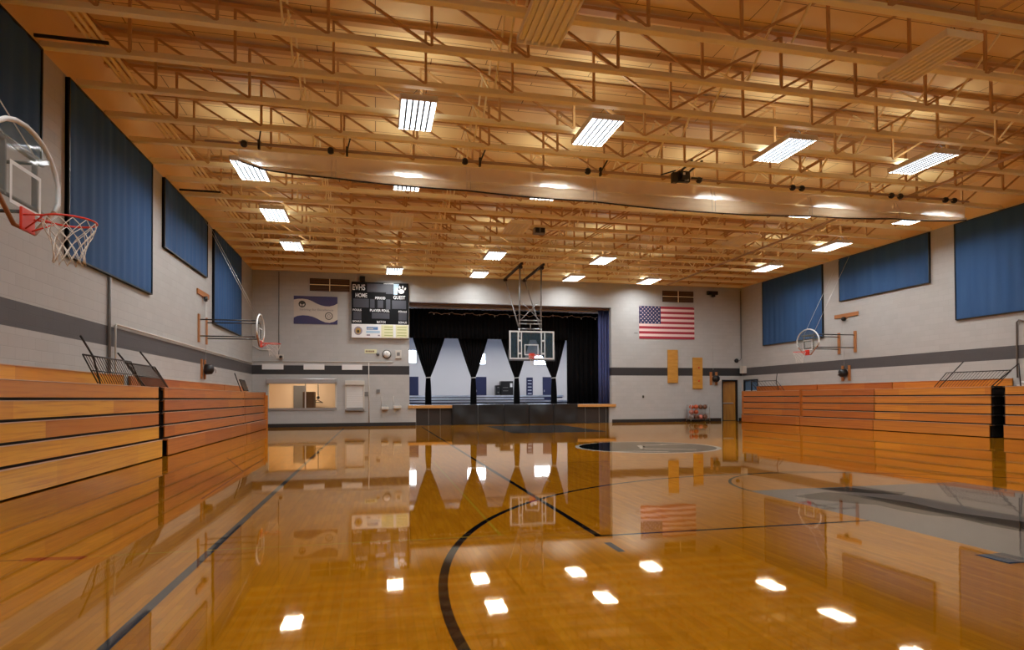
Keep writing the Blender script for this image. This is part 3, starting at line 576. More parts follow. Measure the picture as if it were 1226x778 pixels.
# ------------------------------------------------------------------ side basketball goals
def ringpts(cx, cy, z, r, n_=28): return [(cx+r*cos(2*pi*i/n_), cy+r*sin(2*pi*i/n_), z) for i in range(n_)]
def net(t, cx, cy, z, r, rc, n_=12, rows=7, h=.46):
    b = MB()
    prof_ = [(1, 0), (.95, .14), (.84, .3), (.7, .46), (.6, .62), (.56, .8), (.6, 1.0)]
    for s_ in (1, -1):
        for k in range(n_):
            pts = []
            for i, (rr, hh) in enumerate(prof_):
                a = 2*pi*(k+s_*i*.5)/n_; pts.append((cx+r*rr*cos(a), cy+r*rr*sin(a), z-h*hh+random.uniform(-.006, .006)))
            b.tube(pts, rc, 5)
    return b.build('net', 'net', t)
def goal(side, y, bd, label, rz=3.33, wall_mount=True, detail=1):
    xw = XL if side < 0 else XR; s_ = -side; xb = xw+s_*bd; X = lambda d: xw+s_*d
    t = thing('basketball_goal', (xb, y, rz-.15), label, 'basketball hoop', 'side basketball hoops')
    zc_ = 3.70; top = 4.34; bot = 3.2
    # fan-shaped board outline in (y, z)
    out = [(.15, bot), (.2, bot+.02), (.62, zc_-.12), (.70, zc_)]
    for i in range(1, 12):
        a = pi*i/12; out.append((.72*cos(a)**1 if True else 0, zc_+.06+(top-zc_-.06)*sin(a)))
    out += [(-.70, zc_), (-.62, zc_-.12), (-.2, bot+.02), (-.15, bot)]
    gl = MB(); gl.prism([(y+a*.96, (z-3.75)*.96+3.75) for a, z in out], lambda a, b: (xb, a, b), lambda a, b: (xb-s_*.012, a, b), 'glass'); gl.build('backboard_glass', None, t)
    fr = MB(); up = [(xb-s_*.006, y+a, z) for a, z in out[2:-2]]; fr.tube(up, .028, 8, 'frame_w'); fr.build('backboard_frame', None, t)
    fr = MB(); fr.tube([(xb-s_*.012, y-.62, zc_-.12), (xb-s_*.012, y-.2, bot+.02), (xb-s_*.012, y+.2, bot+.02), (xb-s_*.012, y+.62, zc_-.12)], .025, 8); fr.build('lower_edge', 'wood_edge', t)
    tq = MB()
    for a, c, z0, z1 in ((-.3, -.26, 3.42, 3.87), (.26, .3, 3.42, 3.87), (-.26, .26, 3.83, 3.87), (-.26, .26, 3.42, 3.46)):
        p, q = sorted((xb+s_*.002, xb+s_*.004)); tq.box(p, q, y+a, y+c, z0, z1)
    tq.build('target_square', 'frame_w', t)
    p, q = sorted((xb+s_*.004, xb+s_*.03)); MB().box(p, q, y-.13, y+.13, rz-.14, rz+.1, 'rimred').build('rim_plate', None, t, .006)
    cx = xb+s_*.42; r = .25
    MB().tube(ringpts(cx, y, rz, r, 36), .011, 8, closed=True).build('rim', 'rimred', t)
    b = MB()
    for k in (-1, 1):
        MB().tube([(xb+s_*.03, y+k*.10, rz+.02), (cx-s_*r*cos(.9), y+k*r*sin(.9), rz)], .009, 6).build('rim_brace', 'rimred', t); MB().tube([(xb+s_*.03, y+k*.06, rz-.12), (cx-s_*r*cos(.6), y+k*r*sin(.6), rz-.01)], .009, 6).build('rim_brace', 'rimred', t)
    if detail: net(t, cx, y, rz-.01, r, .0045)
    else: net(t, cx, y, rz-.01, r, .003, 8)
    b = MB()
    for z in (4.08, 3.52):
        for k in (-1, 1): b.tube([(X(.06), y+k*.46, z), (xb-s_*.1, y+k*.42, z)], .022, 8)
    b.build('support_arm', 'blacksteel', t)
    b = MB(); b.tube([(xb-s_*.06, y-.46, 4.08), (xb-s_*.06, y+.46, 4.08)], .03, 8).tube([(xb-s_*.06, y-.46, 3.52), (xb-s_*.06, y+.46, 3.52)], .022, 8).bar((xb-s_*.06, y-.3, 4.1), (xb-s_*.06, y-.3, 3.5), .05, .03).bar((xb-s_*.06, y+.3, 4.1), (xb-s_*.06, y+.3, 3.5), .05, .03); b.build('board_bracket', 'grey_steel', t)
    for k in (-1, 1):
        a, c = sorted((X(0), X(.05))); MB().box(a, c, y+k*.48-.07, y+k*.48+.07, 3.31, 4.26).build('wall_board', 'oak', t, .005)
    # cables from the board up to the pulley blocks under the roof
    b = MB()
    for k in (-1, 1): b.tube([(xb-s_*.06, y+k*.3, 4.12), (X(.12), y+k*.3, 7.58)], .008, 6)
    b.build('hoist_cable', 'cable', t)
    # pulley board and hand winch on the wall under it: separate things
    a, c = sorted((X(0), X(.05))); a, c = sorted((X(.002), X(.05))); q = MB().box(a, c, y-.68, y+.72, 4.93, 5.1)
    t2 = thing('pulley_board', (X(.03), y, 4.9), f'brown wooden plank with black pulley high on the {"left" if side < 0 else "right"} wall' + (' near the camera' if y < 12 else ' above the far hoop mount'), 'pulley', 'wall pulleys')
    q.build('plank', 'oak', t2, .004)
    MB().tube([(X(.05), y+.1, 4.86), (X(.14), y+.1, 4.86)], .09, 14).build('pulley', 'blacksteel', t2)
    MB().tube([(X(.1), y+.1, 4.8), (X(.1), y+.1, 2.72)], .004, 5).build('pull_cable', 'cable', t2)
    winch(side, y+.08, f'black hand winch on two wooden slats on the {"left" if side < 0 else "right"} wall' + (' near the camera' if y < 12 else ' below the hoop'))
    return t
def winch(side, y, label):
    xw = XL if side < 0 else XR; s_ = -side; X = lambda d: xw+s_*d
    t = thing('wall_winch', (X(.1), y, 2.08), label, 'winch', 'hand winches on the walls')
    for k in (-1, 1):
        a, c = sorted((X(0), X(.05))); MB().box(a, c, y+k*.2-.06, y+k*.2+.06, 2.08, 2.76).build('slat', 'oak', t, .004)
    MB().tube([(X(.06), y, 2.42), (X(.09), y, 2.42), (X(.3), y, 2.42), (X(.36), y, 2.42)], [.08, .19, .17, .07], 16).build('drum', 'blacksteel', t)
    MB().tube([(X(.36), y, 2.42), (X(.42), y, 2.42), (X(.42), y+.05, 2.3)], .014, 6).build('crank', 'steel', t)
goal(-1, 7.55, 2.16, 'fan shaped glass backboard with red rim and white net at the left edge')
goal(-1, 22.85, 1.9, 'small fan shaped backboard seen edge-on on the left wall beyond the curtain', detail=0)
goal(1, 23.42, 2.05, 'fan shaped backboard on long black arms on the right wall', detail=0)

# ------------------------------------------------------------------ main basket hung from the roof
BY = 27.55
t = thing('main_basketball_goal', (XM, BY, 3.2), 'rectangular glass backboard hung from roof on steel frame before the stage', 'basketball hoop')
for x in (6.62, 7.66):
    MB().box(x-.05, x+.05, 27.4, 31.45, 7.56, 7.655).box(x-.09, x+.09, 27.7, 27.95, 7.46, 7.56).box(x-.07, x+.07, 31.0, 31.2, 7.48, 7.56).build('roof_beam', 'hem', t)
    MB().tube([(x, 27.85, 7.5), (x-.04, 27.85, 4.55)], .042, 10).build('mast', 'grey_steel', t)
    MB().tube([(x, 31.1, 7.5), (x-.05, 28.0, 4.75)], .03, 8).build('rear_brace', 'grey_steel', t)
b = MB(); b.tube([(6.6, 27.85, 6.0), (7.6, 27.85, 5.0)], .018, 6).tube([(7.62, 27.85, 6.0), (6.6, 27.85, 5.0)], .018, 6)
for z in (5.02, 4.86, 4.62): b.tube([(6.55, 27.83, z), (7.66, 27.83, z)], .026, 6)
b.tube([(6.56, 27.8, 4.62), (6.56, 27.8, 3.4)], .035, 6).tube([(7.62, 27.8, 4.62), (7.62, 27.8, 3.4)], .035, 6).tube([(7.1, 27.8, 4.86), (7.1, 27.8, 4.6)], .02, 6); b.build('cross_frame', 'steel', t)
b = MB(); b.tube([(6.66, 27.8, 7.6), (6.9, 27.8, 6.9), (7.0, 27.8, 6.3)], .008, 5).tube([(7.6, 27.8, 7.6), (7.3, 27.8, 7.2), (7.1, 27.8, 6.2)], .008, 5); b.build('hoist_cable', 'cable', t)
MB().box(6.06, 8.14, BY-.006, BY+.006, 3.22, 4.46).build('backboard_glass', 'glass2', t)
b = MB()
for q in ((6.02, 8.18, 3.17, 3.24), (6.02, 8.18, 4.42, 4.49), (6.02, 6.09, 3.24, 4.42), (8.11, 8.18, 3.24, 4.42)): b.box(q[0], q[1], BY-.03, BY+.03, q[2], q[3])
b.build('backboard_frame', 'frame_w', t)
b = MB()
for x in (6.44, 6.6, 7.56, 7.72): b.box(x-.024, x+.024, BY-.028, BY-.008, 3.24, 4.42)
for x in (6.52, 7.64):
    for z in (3.4, 4.0): b.box(x-.06, x+.06, BY-.026, BY-.008, z, z+.08)
b.build('inner_upright', 'frame_w', t)
b = MB()
for q in ((6.74, 7.42, 3.82, 3.87), (6.74, 7.42, 3.36, 3.41), (6.74, 6.79, 3.41, 3.82), (7.37, 7.42, 3.41, 3.82)): b.box(q[0], q[1], BY-.014, BY-.008, q[2], q[3])
b.build('target_square', 'frame_w', t)
b = MB(); b.box(5.98, 6.02, BY-.035, BY+.035, 3.12, 3.6).box(8.18, 8.22, BY-.035, BY+.035, 3.12, 3.6).box(5.98, 8.22, BY-.035, BY+.035, 3.10, 3.168); b.build('edge_padding', 'bbpad', t)
MB().box(6.95, 7.21, BY-.06, BY-.014, 3.18, 3.45).build('rim_plate', 'rimred', t)
MB().tube(ringpts(XM, BY-.45, 3.33, .25, 28), .014, 6, closed=True).build('rim', 'rimred', t)
for k in (-1, 1): MB().bar((XM+k*.09, BY-.05, 3.3), (XM+k*.15, BY-.28, 3.32), .02, .02).build('rim_brace', 'rimred', t)
net(t, XM, BY-.45, 3.32, .25, .004, 10)

# ------------------------------------------------------------------ stage
b = MB(); b.box(1.3, 13.4, D+.302, 46, .88, .999, 'stagefloor'); struct(b.build('trim_2', origin=(0, 0, 0)), 'grey stage floor')
b = MB(); b.box(-1.5, 17, 39.2, 46, .84, .879, 'stagefloor'); struct(b.build('trim_3', origin=(0, 0, 0)))
tag(MB().box(1.6, 3.84, D-.1, D-.002, .87, 1.02).box(2.001, 3.84, D-.002, D+.3, .87, 1.02).build('stage_lip', 'lip', bevel=.01), 'light oak edge of the stage at its left end, left of the black mats', 'stage edge', 'oak stage edge boards')
tag(MB().box(10.66, 12.86, D-.1, D-.002, .87, 1.02).box(10.66, 12.499, D-.002, D+.3, .87, 1.02).build('stage_lip', 'lip', bevel=.01), 'light oak edge of the stage at its right end, right of the black mats', 'stage edge', 'oak stage edge boards')
b = MB(); b.box(2.0, 12.5, D+.14, D+.18, 0, .868, 'recess'); struct(b.build('trim_4', origin=(0, 0, 0)), 'dark boarded front under the stage')
for i, x in enumerate((2.65, 3.25, 11.15, 11.95, 12.35)):
    tag(MB().box(x-.012, x+.012, D+.11, D+.138, .02, .865).build('upright_strip', 'grey_steel'), f'thin grey upright strip under the {"left" if x < 5 else "right"} stage edge, {["nearest the wall", "nearest the mats", "nearest the mats", "in the middle", "nearest the wall"][i]}', 'strip', f'grey strips under the {"left" if x < 5 else "right"} stage edge')
tag(MB().box(3.86, 10.64, D-.018, D-.002, .02, 1.0).build('mat_rail', 'grey_steel'), 'grey backing board seen in the seams between the black stage mats', 'board')
mw = (10.66-3.84)/5
for i in range(5):
    x0 = 3.85+i*mw; x1 = x0+mw-.045; ph = i*1.7
    t = MB()
    def front(u, v, x0=x0, x1=x1, ph=ph):
        x = x0+u*(x1-x0); e = sin(pi*u)*sin(pi*v); sag = 0
        y = D-.135-.045*e*sin(4.2*u*(1-.5*v)+2.6*v+ph)-.02*e*sin(8*u*(1-v)+3*v+ph*2)-.03*sin(pi*u)**.5
        return (x, y, .012+v*1.023)
    t.grid(front, 26, 22, 'mat_pad')
    t.grid(lambda u, v, x0=x0, x1=x1: (x0+u*(x1-x0), D-.135+v*.5, 1.035+.02*sin(pi*v)), 10, 4, 'mat_pad')
    t.box(x0, x1, D-.12, D-.02, .012, 1.03, 'mat_pad')
    tag(t.build('stage_mat'), f'black padded vinyl mat hung on the stage front, {["leftmost", "second from left", "middle", "fourth from left", "rightmost"][i]} of five', 'mat', 'black mats on the stage front')
# proscenium soffit and stage shell
b = MB(); b.box(1.0, 14.2, D+.3, 39, 6.32, 6.4, 'brown'); b.box(1.67, 12.64, D+.3, D+.5, 6.22, 6.32, 'brown'); struct(b.build('trim_5', origin=(0, 0, 0)), 'brown boarded soffit over the stage')
b = MB(); b.box(-1.6, -1.5, D+.31, 46.3, .88, 6.4, 'backwall').box(17, 17.1, D+.31, 46.3, .88, 6.4, 'backwall').box(-1.6, 17.1, D+.305, D+.33, 6.4, 7.4, 'backwall'); struct(b.build('wall_room_sides', origin=(0, 0, 0)), 'side walls of the room behind the stage')
b = MB(); b.box(-1.6, 17.1, 39, 46.3, 6.35, 6.45, 'backwall'); struct(b.build('ceiling_room', origin=(0, 0, 0)), 'ceiling of the room behind the stage')
WN = [(1.3, 2.95, 4.0, 5.0), (6.75, 8.2, 3.95, 4.8), (12.0, 13.3, 3.95, 4.7)]
b = MB()
us = sorted({-1.6, 17.1} | {q for w_ in WN for q in w_[:2]}); zs = sorted({.88, 6.4} | {q for w_ in WN for q in w_[2:]})
for a0, a1 in zip(us, us[1:]):
    for z0, z1 in zip(zs, zs[1:]):
        if any(w_[0] < (a0+a1)/2 < w_[1] and w_[2] < (z0+z1)/2 < w_[3] for w_ in WN): continue
        b.box(a0, a1, 46, 46.2, z0, z1, 'backwall')
struct(b.build('wall_room_back', origin=(0, 0, 0)), 'white far wall of the room behind the stage')
for i, (a0, a1, z0, z1) in enumerate(WN):
    fr = MB().box(a0, a1, 46.02, 46.06, z0, z0+.04).box(a0, a1, 46.02, 46.06, z1-.04, z1).box(a0, a0+.04, 46.02, 46.06, z0+.04, z1-.04).box(a1-.04, a1, 46.02, 46.06, z0+.04, z1-.04).box((a0+a1)/2-.02, (a0+a1)/2+.02, 46.02, 46.06, z0+.04, z1-.04)
    wo = struct(fr.build(f'window_{i+1}', 'white'), f'bright daylit window in the room behind the stage, {["left", "middle", "right"][i]}')
    MB().box(a0, a1, 46.07, 46.09, z0, z1).build('pane', 'day', wo)
for i, y in enumerate((40.5, 42.5, 44.6)):
    tag(MB().box(-1.45, 16.95, y, y+.25, 5.98, 6.34).build('ceiling_beam', 'backdark'), f'grey beam under the ceiling of the room behind the stage, {["nearest", "middle", "farthest"][i]}', 'beam', 'grey beams behind the stage')
for i, x in enumerate((2, 6.5, 11, 15)):  # lights added out of view to brighten the room behind the stage
    for j, y in enumerate((35.2, 41.6)):
        if j == 0 and x == 15: continue
        t = thing('added_strip_light', (x, y, 6.2), f'added unseen cool strip light on the ceiling behind the stage curtains', 'strip light', 'added strip lights behind the stage')
        t['label'] = f'added unseen cool strip light in the room behind the stage, {["first", "second", "third", "fourth"][i]} from left in the {"near" if j == 0 else "far"} row'
        zt = 6.318 if j == 0 else 6.348
        MB().box(x-.12, x+.12, y-.7, y+.7, zt-.06, zt).build('housing', 'white', t)
        if j: MB().box(x-.09, x+.09, y-.65, y+.65, zt-.085, zt-.06).build('tube', 'btube', t)
        else: MB().box(x-.09, x+.09, y-.65, y+.65, zt-.085, zt-.06).build('tube', 'tube_off', t)
for x0, x1, i in ((2.25, 3.1, 0), (7.35, 8.25, 1), (12.7, 13.55, 2)):
    o = struct(MB().box(x0, x1, 45.95, 45.995, .88, 3.0).build(f'door_{i+3}', 'navy', bevel=.01), f'navy blue door behind the stage, {["left", "middle", "right"][i]}')
    MB().box(x0+.08, x0+.14, 45.9, 45.95, 1.85, 2.0).build('door_handle', 'steel', o)
t = thing('equipment_cabinet', (9.6, 45.6, .88), 'black equipment cabinet with white notice behind the stage', 'cabinet')
MB().box(9.25, 10.2, 45.3, 45.9, .88, 2.66).build('body', 'blacksteel', t, .02); MB().box(8.88, 9.23, 45.35, 45.9, .88, 2.35).build('side_unit', 'blacksteel', t, .02)
MB().box(9.95, 10.13, 45.285, 45.298, 2.2, 2.5).build('notice', 'paper', t); b = MB()
for z in (1.5, 1.9, 2.15): b.box(9.4, 9.8, 45.28, 45.298, z, z+.05)
b.box(8.98, 9.1, 45.33, 45.348, 1.75, 1.85).box(8.98, 9.1, 45.33, 45.348, 2.15, 2.22); b.build('handle', 'grey_steel', t)
t = thing('poster_strip', (11.65, 45.97, .9), 'tall dark blue panel with white rungs on the wall behind the stage', 'panel')
MB().box(11.4, 11.9, 45.94, 45.995, 1.0, 2.96).build('panel', 'navy', t)
for i in range(7): MB().box(11.5, 11.8, 45.925, 45.94, 1.2+.25*i, 1.25+.25*i).build('rung', 'alu', t)
for i in range(3):
    yb = 39.2-.35*i; z = 1.50-.17*i; x1 = (12.2, 10.8, 12.6)[i]
    t = thing('aluminium_bench', (6, yb, 1.0), f'long aluminium bench on the stage behind the curtains, {["back and tallest", "middle", "front and lowest"][i]}', 'bench', 'aluminium benches on the stage')
    MB().box(1.6, x1, yb-.12, yb+.12, z-.05, z+.06).build('seat_plank', 'alu', t, .01)
    MB().box(1.6, x1, yb+.02, yb+.04, z-.14, z-.054).build('toe_board', 'navy', t)
    for x in (2, 4.5, 7, 9.5): MB().bar((x, yb, 1.0), (x, yb, z-.05), .05, .05).build('leg', 'grey_steel', t)
# curtains
def folds(x, amp=.05, per=.23): return amp*sin(2*pi*x/per)+.4*amp*sin(2*pi*x/(per*.43)+1)
def sheet(fn, nu, nv, name, m_, parent=None):
    o = MB().grid(fn, nu, nv).build(name, m_, parent); s_ = o.modifiers.new('s', 'SOLIDIFY'); s_.thickness = .008; return o
t = tag(sheet(lambda u, v: (1.4+u*9.4, 33.4+folds(1.4+u*9.4), 4.66+v*1.6), 320, 3, 'stage_valance', 'curtain'), 'wide black valance across the top of the stage opening', 'curtain')
def leg(xc, label, wl, wr, drop, ft=.17):
    t = thing('stage_curtain', (xc, 33.9, 1.0), label, 'curtain', 'black tied-back stage curtains'); zt = 2.52
    def fn(u, v):
        z = 1.02+v*5.22
        if z >= zt:
            k = min(1, (z-zt)/(4.7-zt)); k = k**.92; l = .11+(wl-.11)*k; r = .11+(wr-.11)*k
        else:
            k = min(1, (zt-z)/.9)**.6; l = r = .11+(ft-.11)*k
        x = xc-l+u*(l+r); a = .05*(.35+.65*min(1, abs(z-zt)*1.2))
        return (x, 33.85+a*sin(u*2*pi*9)+.02*sin(u*37+z), z)
    sheet(fn, 110, 40, 'drape', 'curtain', t)
    MB().tube([(xc+.14*cos(a*pi/8), 33.85+.09*sin(a*pi/8), zt+.012*cos(a*pi/8)) for a in range(16)], .03, 6, closed=True).build('tie_band', 'offw', t)
leg(2.82, 'black stage curtain tied back with a white band, leftmost of four', .84, .92, 0)
leg(5.33, 'black stage curtain tied back with a white band, second of four', .86, .82, 0)
leg(7.82, 'black stage curtain tied back with a white band, behind the main backboard', .9, .78, 0)
leg(10.02, 'black stage curtain tied back with a white band, rightmost of four', 1.05, .70, 0)
tag(sheet(lambda u, v: (10.72+u*2.55, 33.6+folds(10.72+u*2.55, .07, .3), 1.02+v*5.24), 120, 3, 'stage_curtain', 'curtain'), 'full-length black curtain hanging at the right side of the stage', 'curtain')
tag(sheet(lambda u, v: (12.15+u*.72, 32.25+folds(u*.72, .06, .16), 1.02+v*5.22), 60, 3, 'stage_curtain', 'bluecur'), 'narrow bunched slate-blue curtain at the right edge of the stage opening', 'curtain')
tag(MB().box(1.3, 13.3, 32.6, 32.66, 6.2, 6.28).build('curtain_track', 'offw'), 'pale curtain track under the soffit of the stage', 'track')
pts = [(2.8+i*.14, 33.2, 6.0+.04*sin(i*.9)+.03*sin(i*2.3)) for i in range(70)]
t = thing('string_lights', (7, 33.2, 6.0), 'pale wire with small bulbs strung along the black valance', 'string lights')
MB().tube(pts, .014, 5).build('wire', 'edge', t)
for i in range(2, 70, 6): MB().sphere((pts[i][0], pts[i][1]-.02, pts[i][2]-.06), .035, nu=8, nv=6).build('bulb', 'offw', t)

# ------------------------------------------------------------------ end wall: scoreboard
t = thing('scoreboard', (.22, D-.2, 4.4), 'black electronic scoreboard with white lettering left of the stage', 'scoreboard')
SX0, SX1, SZ0, SZ1, SY = -1.18, 1.63, 5.12, 7.22, D-.18
MB().box(SX0, SX1, SY, D, SZ0, SZ1).build('cabinet', 'sbblack', t, .01)
UX = lambda u: SX0+u*(SX1-SX0)
VZ = lambda v: SZ1-v*(SZ1-SZ0)
for u0, u1, v0, v1 in ((.03, .30, .40, .61), (.32, .40, .405, .615), (.45, .55, .43, .61), (.60, .675, .40, .64), (.705, .955, .42, .625), (.03, .17, .715, .905), (.35, .66, .73, .87), (.82, .965, .715, .90)):
    MB().box(UX(u0), UX(u1), SY-.012, SY-.001, VZ(v1), VZ(v0)).build('digit_window', 'led', t)
MB().box(UX(.27), UX(.6), SY-.012, SY-.001, VZ(.235), VZ(.035)).box(UX(.6), UX(.73), SY-.012, SY-.001, VZ(.27), VZ(.035)).build('message_window', 'led', t)
b = MB()
for s_, u0, u1, v0, v1 in (('EVHS', .02, .235, .06, .20), ('HOME', .07, .27, .27, .37), ('PERIOD', .41, .587, .345, .405), ('GUEST', .73, .94, .305, .39), ('FOULS', .024, .17, .647, .695), ('PLAYER FOUL', .32, .66, .645, .705), ('FOULS', .82, .965, .665, .71), ('BONUS', .024, .17, .92, .965), ('MATCH', .44, .587, .92, .98), ('BONUS', .82, .965, .925, .975)):
    b.text(s_, UX(u0), UX(u1), VZ(v1), VZ(v0), SY-.002, 'sbtext')
b.build('lettering', None, t)
# paw emblem
b = MB(); b.plate([(UX(.735), VZ(.28)), (UX(.8), VZ(.28)), (UX(.83), VZ(.02)), (UX(.735), VZ(.02))], SY-.001, .006, 'lightblue')
b.plate([(UX(.735), VZ(.03)), (UX(.735), VZ(.01)), (UX(.56), VZ(.02)), (UX(.56), VZ(.03))], SY-.001, .005, 'sbtext')
def ell(cx, cz, rx, rz_, a=0, n_=16): return [(cx+rx*cos(q)*cos(a)-rz_*sin(q)*sin(a), cz+rx*cos(q)*sin(a)+rz_*sin(q)*cos(a)) for q in (2*pi*i/n_ for i in range(n_))]
pc, pz = UX(.87), VZ(.2)
b.plate(ell(pc, pz, .15, .12), SY-.002, .01, 'sbtext')
for dx, dz, a in ((-.2, .10, .5), (-.08, .2, .15), (.07, .22, -.1), (.19, .14, -.5)): b.plate(ell(pc+dx, pz+dz, .045, .075, a), SY-.002, .01, 'sbtext')
b.build('paw_emblem', None, t)
# sponsor panel
sp = MB().box(SX0, SX1, SY, D, 4.42, SZ0-.01, 'paper').build('sponsor_panel', None, t, .01)
b = MB(); b.plate(ell(-.86, 4.77, .2, .22), SY-.001, .006, 'pinkp').plate(ell(-.86, 4.77, .13, .15), SY-.008, .004, 'goldp').plate(ell(-.86, 4.74, .06, .07), SY-.013, .004, 'ban_g')
b.box(-.45, .1, SY-.007, SY-.001, 4.83, 4.98, 'blueprint').box(-.42, -.12, SY-.010, SY-.0075, 4.86, 4.90, 'offw').box(-.42, .05, SY-.010, SY-.0075, 4.93, 4.95, 'offw')
b.box(-.47, .2, SY-.007, SY-.001, 4.66, 4.78, 'lightblue').box(-.45, -.28, SY-.007, SY-.001, 4.52, 4.60, 'pinkp').box(0.1, .2, SY-.007, SY-.001, 4.52, 4.58, 'pinkp')
b.box(.27, .86, SY-.006, SY-.001, 4.45, 5.09, 'cream2').box(.98, 1.6, SY-.006, SY-.001, 4.45, 5.09, 'cream2')
for z in (4.98, 4.85, 4.70, 4.56):
    b.box(.42, .84, SY-.009, SY-.0062, z-.02, z+.02, 'green').box(1.05, 1.52, SY-.009, SY-.0062, z-.02, z+.02, 'green')
b.build('sponsor_print', None, sp)
t = thing('wall_speaker', (-.65, D-.1, 7.2), 'small black speaker on top of the scoreboard', 'speaker', 'small black wall speakers')
MB().box(-.78, -.52, D-.24, D-.02, 7.26, 7.5).build('cabinet', 'blacksteel', t, .01); MB().box(-.68, -.62, D-.1, D-.04, 7.225, 7.26).build('mount', 'blacksteel', t)
t = thing('wall_speaker', (18.77, D-.1, 7.2), 'small black speaker bar high on the end wall above the yellow boards', 'speaker', 'small black wall speakers')
MB().box(18.45, 19.1, D-.14, D, 7.22, 7.42).build('cabinet', 'blacksteel', t, .01); MB().box(18.68, 18.88, D-.2, D-.14, 7.08, 7.28).build('pulley', 'blacksteel', t); MB().tube([(18.77, D-.12, 7.1), (18.75, D-.12, 2.9)], .006, 5).build('cable', 'cable', t)

# banner
t = thing('banner', (-2.9, D-.02, 5.07), 'white banner with navy waves and two round emblems left of scoreboard', 'banner')
BX0, BX1, BZ0, BZ1 = -3.93, -1.86, 5.07, 6.45
bp = lambda u, v: (BX0+u*(BX1-BX0), BZ0+v*(BZ1-BZ0))
MB().box(BX0, BX1, D-.03, D-.005, BZ0, BZ1, 'ban_w').build('cloth', None, t)
top = [bp(0, 1), bp(0, .86), bp(.08, .89), bp(.2, .9), bp(.32, .88), bp(.42, .82), bp(.52, .74), bp(.62, .68), bp(.72, .65), bp(.82, .65), bp(.92, .69), bp(1, .76), bp(1, 1)]
lo = [bp(0, 0), bp(0, .22), bp(.08, .28), bp(.2, .31), bp(.32, .30), bp(.42, .27), bp(.52, .21), bp(.62, .13), bp(.72, .07), bp(.82, .06), bp(.92, .10), bp(1, .18), bp(1, 0)]
for q in (top, lo):
    b = MB(); base = q[0][1]
    for i in range(1, len(q)-2): b.plate([(q[i][0], base), q[i], q[i+1], (q[i+1][0], base)], D-.031, .003, 'ban_b')
    b.build('wave_print', None, t)
b = MB(); c1 = bp(.19, .71); b.plate(ell(*c1, .17, .17), D-.031, .004, 'ban_g').plate(ell(c1[0], c1[1]-.02, .11, .09), D-.0355, .003, 'ban_w').plate(ell(c1[0], c1[1]+.04, .09, .06), D-.039, .003, 'ban_g').plate([(c1[0]-.02, c1[1]-.13), (c1[0]+.02, c1[1]-.13), (c1[0]+.02, c1[1]+.05), (c1[0]-.02, c1[1]+.05)], D-.039, .003, 'ban_g'); b.build('tree_emblem', None, t)
b = MB(); c1 = bp(.80, .30); b.plate(ell(*c1, .19, .19), D-.031, .004, 'ban_g').plate(ell(*c1, .15, .15), D-.0355, .003, 'ban_w').plate(ell(*c1, .09, .09), D-.039, .003, 'ban_grey').plate(ell(*c1, .05, .05), D-.0425, .003, 'ban_w'); b.build('seal_emblem', None, t)
b = MB(); x0, z0 = bp(.13, .46); x1, z1 = bp(.90, .555); b.text('Striving for Excellence', x0, x1, z0, z1, D-.031, 'ban_grey', .003); b.build('lettering', None, t)

# flag
t = thing('flag', (15.96, D-.02, 4.66), 'United States flag hung flat on the end wall right of the stage', 'flag')
FX0, FX1, FZ0, FZ1 = 14.29, 17.66, 4.64, 6.47; b = MB(); hh = (FZ1-FZ0)/13
for i in range(13): b.box(FX0, FX1, D-.02, D-.004, FZ1-hh*(i+1), FZ1-hh*i, 'flagred' if i % 2 == 0 else 'flagwhite')
cw = (FX1-FX0)*.385; b.box(FX0, FX0+cw, D-.024, D-.0201, FZ1-7*hh, FZ1, 'flagblue')
def star(cx, cz, r): return [(cx+(r if i % 2 == 0 else r*.42)*sin(pi*i/5), cz+(r if i % 2 == 0 else r*.42)*cos(pi*i/5)) for i in range(10)]
for r in range(9):
    for c in range(6 if r % 2 == 0 else 5):
        cx = FX0+cw*((c+.5)/6 if r % 2 == 0 else (c+1)/6); cz = FZ1-7*hh*(r+.6)/9.2; s_ = star(cx, cz, .05)
        b.add([(cx, D-.0265, cz)]+[(a, D-.0265, z) for a, z in s_], [(0, i+1, (i+1) % 10+1) for i in range(10)], 'flagwhite')
b.build('cloth', None, t)
for x in (FX0+.03, FX1-.03): MB().tube([(x, D-.03, FZ1-.03), (x, D-.001, FZ1-.03)], .02, 8).build('grommet', 'steel', t)

# vents
for x0, x1, z0, z1, lab in ((-3.18, -1.28, 6.72, 7.34, 'brown louvred wall vent above the banner'), (15.71, 17.61, 6.73, 7.36, 'brown louvred wall vent above the flag')):
    t = thing('wall_vent', ((x0+x1)/2, D-.04, z0), lab, 'vent', 'brown wall vents'); MB().box(x0, x1, D-.03, D-.001, z0, z1).build('backing', 'ventdark', t)
    xm, zm = (x0+x1)/2, (z0+z1)/2; MB().box(xm-.02, xm+.02, D-.06, D-.031, z0, z1).box(x0, xm-.021, D-.06, D-.031, zm-.02, zm+.02).box(xm+.021, x1, D-.06, D-.031, zm-.02, zm+.02).build('divider', 'tan_steel', t)
    b = MB()
    for i in range(8):
        z = z0+.03+(z1-z0-.06)*i/7.5
        if abs(z+.02-zm) > .05: b.box(x0+.02, xm-.03, D-.055, D-.0305, z, z+.035).box(xm+.03, x1-.02, D-.055, D-.0305, z, z+.035)
    b.build('louvre', 'vent', t)

